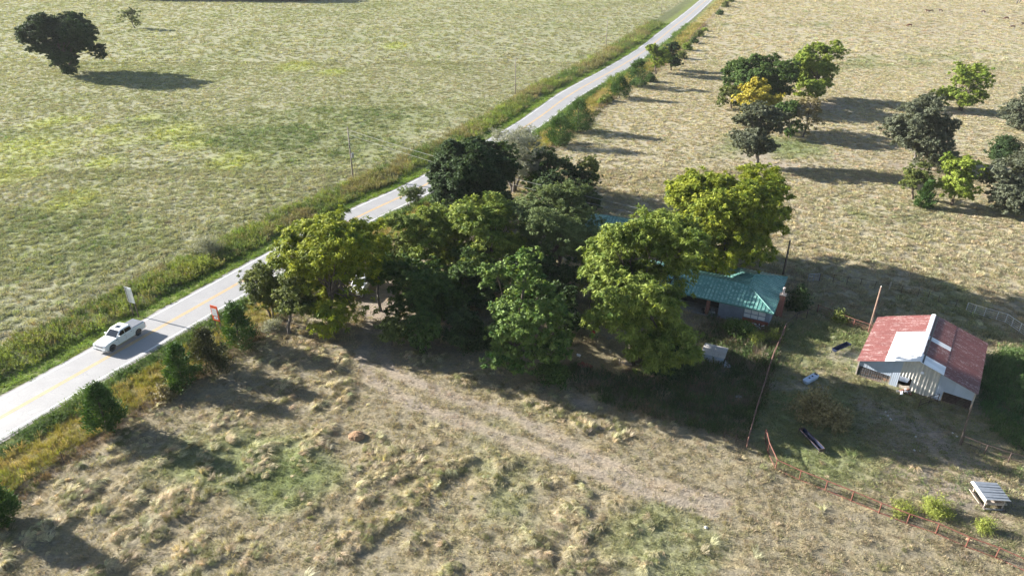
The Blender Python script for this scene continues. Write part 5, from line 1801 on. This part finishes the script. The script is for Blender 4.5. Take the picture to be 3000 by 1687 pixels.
# ================================================================ CATTLE
def cow_mesh(name, m, graze=True):
    me = bpy.data.meshes.new(name + '_skel')
    V = [(-.75, 0, 1.12), (-.25, 0, 1.06), (.35, 0, 1.06), (.72, 0, 1.12)]
    R = [(.26, .28), (.32, .34), (.33, .36), (.24, .27)]
    E = [(0, 1), (1, 2), (2, 3)]
    hz = (.62, .18) if graze else (1.35, 1.35)
    n = len(V)
    V += [(1.02, 0, (1.12 + hz[0]) / 2 + .08), (1.18, 0, hz[0]), (1.42, 0, hz[1] + .02)]
    R += [(.17, .19), (.13, .14), (.075, .085)]
    E += [(3, n), (n, n + 1), (n + 1, n + 2)]
    for (x, root) in ((-.72, 0), (.62, 3)):
        for s in (-1, 1):
            k = len(V)
            back = x < 0
            V += [(x + (.04 if back else 0), s * .2, .80), (x + (-.10 if back else .02), s * .2, .42), (x + (-.04 if back else 0), s * .2, .03)]
            R += [(.13, .12) if back else (.10, .10), (.055, .055), (.05, .05)]
            E += [(root, k), (k, k + 1), (k + 1, k + 2)]
    k = len(V)
    V += [(-.98, 0, 1.05), (-1.02, 0, .5)]
    R += [(.03, .03), (.025, .025)]
    E += [(0, k), (k, k + 1)]
    me.from_pydata(V, E, [])
    o = bpy.data.objects.new(name, me)
    COL.objects.link(o)
    o.modifiers.new('skin', 'SKIN')
    sv = me.skin_vertices[0].data
    for i, r in enumerate(R):
        sv[i].radius = r
        sv[i].use_root = (i == 1)
    o.modifiers.new('sub', 'SUBSURF').levels = 1
    dg = bpy.context.evaluated_depsgraph_get()
    m2 = bpy.data.meshes.new_from_object(o.evaluated_get(dg))
    bpy.data.objects.remove(o)
    m2.materials.clear()
    m2.materials.append(m)
    m2.polygons.foreach_set('use_smooth', [True] * len(m2.polygons))
    # ears and horn buds join the same body mesh
    bm = bmesh.new(); bm.from_mesh(m2)
    for s in (-1, 1):
        z = hz[0] + .06
        vs = [bm.verts.new(q) for q in ((1.12, s * .10, z), (1.20, s * .12, z - .02), (1.13, s * .30, z + .02))]
        bm.faces.new(vs)
    bm.to_mesh(m2); bm.free()
    return m2


COWS = [cow_mesh('cow', M['cowhide']), cow_mesh('cow', M['darkhide']), cow_mesh('cow', M['cowhide'], False), cow_mesh('cow', M['darkhide'], False)]
CG = 'cattle grazing in the far pasture'
for (px, py, rz, k, lab) in ((2664, 80, 2.9, 0, 'red brown cow grazing apart from the others'),
                             (2717, 37, 3.0, 2, 'bright red brown cow at the end of the touching pair'),
                             (2728, 37, 2.8, 1, 'dark brown cow standing against the bright red brown one'),
                             (2755, 36, 2.2, 3, 'dark brown cow by the bare patch near the pair'),
                             (2880, 39, 2.0, 1, 'dark brown cow facing down the field beyond the others'),
                             (2948, 58, 3.1, 0, 'red brown cow broadside on the open grass'),
                             (2966, 84, 2.4, 1, 'dark brown cow grazing below the broadside one'),
                             (2999, 76, 2.7, 3, 'dark cow next to the one below the broadside cow')):
    c = G(px, py)
    o = link('cow', COWS[k])
    o.location = (c[0], c[1], gz(c[0], c[1]) - .03)
    o.rotation_euler = (0, 0, rz)
    tag(o, lab, 'cow', CG)

# pale dead trunks at the far edge of the field
for k, (px, py) in enumerate(((2978, 12), (2986, 10))):
    c = G(px, py)
    tag(MB().tube([(c[0], c[1], -.2), (c[0] + .5, c[1], 4), (c[0] + .8 + k, c[1], 9)], [.35, .28, .12], 8).build('dead_tree', M['greybark']), ('pale leaning dead trunk at the far field edge', 'second pale dead trunk beside the leaning one')[k], 'tree')


# ================================================================ GRASS AND WEEDS (uncountable)
def tuft(name, n, h, r, w, lean, seed, seg=2, leafy=False, flat=0.):
    rng = np.random.default_rng(seed)
    vs, fs = [], []
    for k in range(n):
        a = rng.random() * 2 * np.pi
        q = r * rng.random() ** .6
        b = np.array([math.cos(a) * q, math.sin(a) * q, -.03])
        L = h * (.6 + .6 * rng.random())
        az = a + rng.normal() * .6
        d = np.array([math.cos(az), math.sin(az), 0])
        if flat: d = unit(d + np.array([flat, flat * .3, 0]))
        ln = lean * (.5 + rng.random())
        side = np.array([-d[1], d[0], 0]) * w * (.6 + .8 * rng.random())
        m1 = b + d * L * ln * .35 + np.array([0, 0, L * .62])
        m2 = b + d * L * ln + np.array([0, 0, L * (1 - .42 * min(ln, 1.6))])
        i = len(vs)
        vs += [b - side * .6, b + side * .6, m1 + side * .5, m1 - side * .5, m2]
        fs += [(i, i + 1, i + 2, i + 3), (i + 3, i + 2, i + 4)]
        if leafy:
            for _ in range(6):
                t = .25 + .75 * rng.random()
                c = b * (1 - t) + m2 * t
                dd = unit(rng.normal(size=3) * np.array([1, 1, .5]) + np.array([0, 0, .2]))
                s2 = unit(np.cross(dd, rng.normal(size=3)))
                l2 = .16 * h * (.6 + .7 * rng.random())
                i = len(vs)
                vs += [c, c + dd * l2 * .5 + s2 * l2 * .22, c + dd * l2, c + dd * l2 * .5 - s2 * l2 * .22]
                fs += [(i, i + 1, i + 2, i + 3)]
    me = bpy.data.meshes.new(name)
    me.from_pydata([tuple(v) for v in vs], [], fs)
    me.materials.append(M['blade'])
    return bpy.data.objects.new(name, me)


def scatter(name, label, cat, xy, sc, tint, protos, seed, tilt=.12, comb=None):
    """one uncountable sheet of plants: points carrying size, turn and colour, instanced by geometry nodes"""
    rng = np.random.default_rng(seed)
    n = len(xy)
    z = grid_z(xy[:, 0], xy[:, 1])
    me = bpy.data.meshes.new(name)
    me.vertices.add(n)
    me.vertices.foreach_set('co', np.column_stack([xy, z]).astype(np.float32).ravel())
    def attr(nm, typ, data, key='value'):
        a = me.attributes.new(nm, typ, 'POINT')
        a.data.foreach_set(key, np.ascontiguousarray(data).ravel())
    attr('tint', 'FLOAT_COLOR', np.column_stack([np.clip(tint, 0, 1), np.ones(n)]).astype(np.float32), 'color')
    attr('siz', 'FLOAT_VECTOR', np.asarray(sc, np.float32), 'vector')
    attr('turn', 'FLOAT_VECTOR', np.column_stack([rng.normal(size=n) * tilt, rng.normal(size=n) * tilt, rng.random(n) * 6.283 if comb is None else comb + rng.normal(size=n) * .55]).astype(np.float32), 'vector')
    attr('pick', 'INT', rng.integers(0, len(protos), n).astype(np.int32))
    col = bpy.data.collections.new(name + '_kinds')
    for p in protos: col.objects.link(p)
    g = bpy.data.node_groups.new(name, 'GeometryNodeTree')
    g.interface.new_socket('Geometry', in_out='INPUT', socket_type='NodeSocketGeometry')
    g.interface.new_socket('Geometry', in_out='OUTPUT', socket_type='NodeSocketGeometry')
    N, Lk = g.nodes, g.links
    gi, go = N.new('NodeGroupInput'), N.new('NodeGroupOutput')
    m2p = N.new('GeometryNodeMeshToPoints')
    ci = N.new('GeometryNodeCollectionInfo')
    ci.inputs['Collection'].default_value = col
    ci.inputs['Separate Children'].default_value = True
    ci.inputs['Reset Children'].default_value = True
    ip = N.new('GeometryNodeInstanceOnPoints')
    ip.inputs['Pick Instance'].default_value = True
    def named(nm, dt):
        q = N.new('GeometryNodeInputNamedAttribute')
        q.data_type = dt
        q.inputs['Name'].default_value = nm
        return q.outputs['Attribute']
    Lk.new(gi.outputs[0], m2p.inputs['Mesh'])
    Lk.new(m2p.outputs[0], ip.inputs['Points'])
    Lk.new(ci.outputs[0], ip.inputs['Instance'])
    Lk.new(named('pick', 'INT'), ip.inputs['Instance Index'])
    e2r = N.new('FunctionNodeEulerToRotation')
    Lk.new(named('turn', 'FLOAT_VECTOR'), e2r.inputs[0])
    Lk.new(e2r.outputs[0], ip.inputs['Rotation'])
    Lk.new(named('siz', 'FLOAT_VECTOR'), ip.inputs['Scale'])
    Lk.new(ip.outputs[0], go.inputs[0])
    o = link(name, me)
    md = o.modifiers.new('plants', 'NODES')
    md.node_group = g
    return tag(o, label, cat, kind='stuff')


def grid_z(x, y):
    i = np.clip(np.searchsorted(gx, x) - 1, 0, len(gx) - 2)
    j = np.clip(np.searchsorted(gy, y) - 1, 0, len(gy) - 2)
    u, v = (x - gx[i]) / (gx[i + 1] - gx[i]), (y - gy[j]) / (gy[j + 1] - gy[j])
    return (GZ[j, i] * (1 - u) + GZ[j, i + 1] * u) * (1 - v) + (GZ[j + 1, i] * (1 - u) + GZ[j + 1, i + 1] * u) * v


def in_view(x, y, pad=1.08):
    dep = y * CP + CAM_H * SP
    return (np.abs(x / dep) < .728 * pad + 4 / dep) & (y > 30)


def candidates(rng, x0, x1, y0, y1, density):
    n = int((x1 - x0) * (y1 - y0) * density)
    x, y = rng.uniform(x0, x1, n), rng.uniform(y0, y1, n)
    k = in_view(x, y)
    return x[k], y[k]


HOUSE = np.array([(31.5, 73.24), (31.5 - .888 * 17.5, 73.24 + .46 * 17.5), (31.5 - .888 * 17.5 + .46 * 7.5, 73.24 + .46 * 17.5 + .888 * 7.5), (31.5 + .46 * 10.9, 73.24 + .888 * 10.9)])
_bo, _ba, _bb = np.array([42.18, 60.68]), np.array([math.cos(math.radians(-35)), math.sin(math.radians(-35))]), np.array([-math.sin(math.radians(-35)), math.cos(math.radians(-35))])
BARN = np.array([_bo - _ba * 5.5 + _bb * .3, _bo + _ba * 5.6 + _bb * .3, _bo + _ba * 5.6 + _bb * 11.6, _bo - _ba * 5.5 + _bb * 11.6])


def free(x, y, m):
    return (np.abs(m['d']) > 3.75) & ~inside(HOUSE, x, y) & ~inside(BARN, x, y)


def jitter(c, rng, a=.16):
    return c * (1 + a * rng.normal(size=(len(c), 1))) * (1 + .05 * rng.normal(size=c.shape))


# --- pasture sward in distance bands, sizes grow as detail gets too small to see
short = [tuft('sward_tuft', 26, .20, .26, .020, .9, 200 + k) for k in range(4)]
mound_ = [tuft('grass_tussock', 70, .55, .30, .018, 1.5, 210 + k, flat=1.2) for k in range(5)]
coarse = [tuft('coarse_tuft', 34, .30, .42, .040, .9, 220 + k) for k in range(4)]
far_t = [tuft('far_tuft', 26, .42, .75, .10, .9, 230 + k) for k in range(3)]


def sward(name, label, x0, x1, y0, y1, dens, protos, s_lo, s_hi, seed, cond=None, zs=1.0):
    rng = np.random.default_rng(seed)
    x, y = candidates(rng, x0, x1, y0, y1, dens)
    m = ground_masks(x, y)
    k = free(x, y, m) & (m['verge'] < .5) & (m['weed'] < .5) & (rng.random(len(x)) > m['bare'] * 1.05)
    if cond is not None: k &= cond(x, y, m, rng)
    x, y = x[k], y[k]
    m = {q: v[k] for q, v in m.items()}
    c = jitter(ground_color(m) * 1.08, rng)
    g = rng.random(len(x)) < .10 + .35 * m['green']
    c[g] = lerp(c[g], C_OLIVE * .9, np.full(g.sum(), .6))
    s = rng.uniform(s_lo, s_hi, len(x)) * (.75 + .5 * m['small'])
    return scatter(name, label, 'grass', np.column_stack([x, y]), np.column_stack([s, s, s * zs * rng.uniform(.7, 1.3, len(x))]), c, protos, seed)


sward('short_grass', 'short dry grass of the near pasture', -48, 62, 34, 74, 5.5, short, .7, 1.35, 301)
sward('mid_grass', 'dry grass of the pasture round the farm', -130, 130, 70, 135, 2.6, coarse, .7, 1.4, 302)
sward('far_grass', 'grass of the pasture further out', -230, 210, 130, 250, 1.5, far_t, .4, .85, 303)
sward('furthest_grass', 'grass of the furthest pasture', -380, 350, 245, 460, .34, far_t, .75, 1.35, 304)


def tussocks():
    rng = np.random.default_rng(305)
    x, y = candidates(rng, -48, 62, 34, 100, 6.5)
    m = ground_masks(x, y)
    f = hummock(x, y)
    keep = free(x, y, m) & (m['d'] < -12.5) & (m['bare'] < .33) & ~m['yard'] & (rng.random(len(x)) < sstep(.10, .7, f) * .75 + .018)
    trk = np.minimum(line_dist(TRACKS[0], x, y), line_dist(TRACKS[1], x, y))
    keep &= trk > 2.0
    keep &= ~((x > 8) & (y < 62) & (rng.random(len(x)) < sstep(6, 20, x) * .8))
    x, y = x[keep], y[keep]
    m = {q: v[keep] for q, v in m.items()}
    c = jitter(np.tile(np.array([.52, .455, .31]), (len(x), 1)), rng, .15)
    g = rng.random(len(x)) < .36
    c[g] = jitter(np.tile(np.array([.20, .20, .09]), (g.sum(), 1)), rng, .2)
    s = .36 + .58 * rng.random(len(x)) ** 2
    scatter('tussock_grass', 'tall pale tussocks of uncut grass in the near pasture', 'grass', np.column_stack([x, y]), np.column_stack([s, s, s * rng.uniform(.6, 1.1, len(x))]), c, mound_, 306, .2, comb=10 * fbm(x, y, 11, 91, 2))


tussocks()


# --- green drifts of weeds in the pasture across the road
def drifts():
    rng = np.random.default_rng(307)
    x, y = candidates(rng, -200, 60, 60, 300, .8)
    m = ground_masks(x, y)
    k = (m['d'] > 13.5) & (rng.random(len(x)) < sstep(.45, .95, m['green']) * .95)
    x, y = x[k], y[k]
    c = jitter(np.tile(np.array([.125, .18, .07]), (len(x), 1)), rng, .2)
    s = rng.uniform(.7, 1.5, len(x))
    scatter('weed_drift', 'grey green weed drifts in the pasture across the road', 'weeds', np.column_stack([x, y]), np.column_stack([s, s, s * .9]), c, [tuft('drift_weed', 14, .45, .4, .05, .6, 240 + q, leafy=True) for q in range(3)], 308)


drifts()

# --- road verges
lush = [tuft('verge_tuft', 34, .26, .34, .035, .7, 250 + k) for k in range(3)]
weedp = [tuft('verge_weed', 16, .95, .5, .03, .38, 260 + k, leafy=True) for k in range(4)]
dryp = [tuft('dry_stalks', 40, .85, .45, .022, .35, 270 + k) for k in range(3)]
vine = [tuft('ground_vine', 16, .5, .45, .04, .8, 280 + k, leafy=True) for k in range(3)]


def along_road(name, label, d0, d1, dens, protos, s_lo, s_hi, colors, seed, near=90, far=470, mask=None, zs=1.0, cat='weeds'):
    rng = np.random.default_rng(seed)
    out_x, out_y, out_s = [], [], []
    for (a, b, f) in ((near, 230, 1.0), (230, 330, .5), (330, far, .22)):
        n = int((b - a) * abs(d1 - d0) * dens * f)
        s, d = rng.uniform(a, b, n), rng.uniform(d0, d1, n)
        x, y = road_at(s, d)
        out_x.append(x); out_y.append(y); out_s.append(np.full(n, f ** -.4))
    x, y, g = np.concatenate(out_x), np.concatenate(out_y), np.concatenate(out_s)
    k = in_view(x, y)
    x, y, g = x[k], y[k], g[k]
    if mask is not None:
        k = mask(x, y, rng)
        x, y, g = x[k], y[k], g[k]
    t = fbm(x, y, 6, seed, 3)
    cs = [np.array(c) for c in colors]
    c = lerp(cs[0], cs[1], np.clip((t - .3) * 2.5 + .25 * rng.normal(size=len(x)), 0, 1))
    if len(cs) > 2:
        q = rng.random(len(x)) < .15 + .7 * (fbm(x, y, 9, seed + 5, 2) > .58)
        c[q] = cs[2]
    s = rng.uniform(s_lo, s_hi, len(x)) * g * (.6 + .8 * t)
    scatter(name, label, cat, np.column_stack([x, y]), np.column_stack([s, s, s * zs]), jitter(c, rng), protos, seed)


S0 = 128
along_road('mown_verge', 'bright green mown grass along the far road edge', 3.75, 7.2, 6.0, lush, .6, 1.1, [(.125, .21, .035), (.20, .28, .05)], 401, near=S0, cat='grass')
along_road('verge_weeds', 'tall yellow green weeds between the far verge and the pasture fence', 6.6, 13.2, 2.6, weedp, .6, 1.25, [(.085, .14, .035), (.23, .275, .06), (.22, .20, .09)], 402, near=S0)
along_road('roadside_vines', 'thick dark green creeper bank on the near road edge', -6.0, -3.8, 6.5, vine, .7, 1.25, [(.065, .125, .025), (.14, .21, .045)], 403, near=S0)
along_road('golden_strip', 'golden green tall grass strip between creeper bank and near fence', -11.4, -5.8, 3.6, [*dryp, weedp[0]], .45, .9, [(.26, .225, .055), (.20, .21, .05), (.34, .27, .12)], 404, near=S0, cat='grass')
along_road('fence_scrub', 'brown dead stalks along the near road fence', -13.2, -11.0, 2.6, [dryp[0], weedp[1]], .4, .85, [(.17, .12, .08), (.26, .19, .12), (.10, .11, .04)], 405, near=S0)
along_road('pasture_fence_scrub', 'low brown growth under the far pasture fence', 13.0, 14.6, 1.6, [dryp[1], weedp[2]], .4, .75, [(.24, .20, .12), (.13, .14, .06)], 406, near=S0)


# --- weedy yard and barn corner
def patch(name, label, poly, dens, protos, s_lo, s_hi, colors, seed, cat='weeds'):
    rng = np.random.default_rng(seed)
    x = rng.uniform(poly[:, 0].min(), poly[:, 0].max(), int(np.ptp(poly[:, 0]) * np.ptp(poly[:, 1]) * dens))
    y = rng.uniform(poly[:, 1].min(), poly[:, 1].max(), len(x))
    k = inside(poly, x, y) & ~inside(HOUSE, x, y) & ~inside(BARN, x, y)
    x, y = x[k], y[k]
    t = fbm(x, y, 4, seed, 3)
    cs = [np.array(c) for c in colors]
    c = lerp(cs[0], cs[1], np.clip((t - .3) * 2.5, 0, 1))
    q = rng.random(len(x)) < .3 * (t > .45)
    c[q] = cs[2]
    s = rng.uniform(s_lo, s_hi, len(x)) * (.6 + .8 * t)
    scatter(name, label, cat, np.column_stack([x, y]), np.column_stack([s, s, s]), jitter(c, rng), protos, seed)


patch('yard_weeds', 'rank dark weeds filling the yard before the farmhouse', YARD_WEEDS, 5.0, weedp + vine, .6, 1.2, [(.06, .10, .035), (.09, .125, .045), (.20, .15, .11)], 501)
patch('yard_dry_stalks', 'grey brown dead stalks among the yard weeds', YARD_WEEDS, 1.6, dryp, .7, 1.25, [(.24, .20, .16), (.30, .25, .19), (.12, .14, .06)], 502)
patch('barn_weeds', 'deep green weeds on the shaded side of the barn', BARN_WEEDS, 6, vine + weedp[:1], .7, 1.2, [(.06, .115, .04), (.10, .16, .055), (.14, .19, .07)], 503)
patch('corral_grass', 'grazed green grass of the corral', CORRAL, 4.0, short, .8, 1.4, [(.16, .19, .07), (.33, .29, .17), (.12, .17, .06)], 504, cat='grass')


# ================================================================ AIR
def haze():
    o = MB().box((0, 1000, 22), (5600, 3800, 48.5)).build('haze', None)
    m = bpy.data.materials.new('haze')
    m.use_nodes = True
    nt = m.node_tree
    nt.nodes.remove(nt.nodes['Principled BSDF'])
    v = nt.nodes.new('ShaderNodeVolumePrincipled')
    v.inputs['Color'].default_value = (.93, .96, 1.0, 1)
    v.inputs['Density'].default_value = .00007
    v.inputs['Anisotropy'].default_value = .0
    nt.links.new(v.outputs[0], nt.nodes['Material Output'].inputs['Volume'])
    o.data.materials.append(m)
    tag(o, 'thin pale summer haze over the whole valley', 'haze', kind='stuff')


haze()
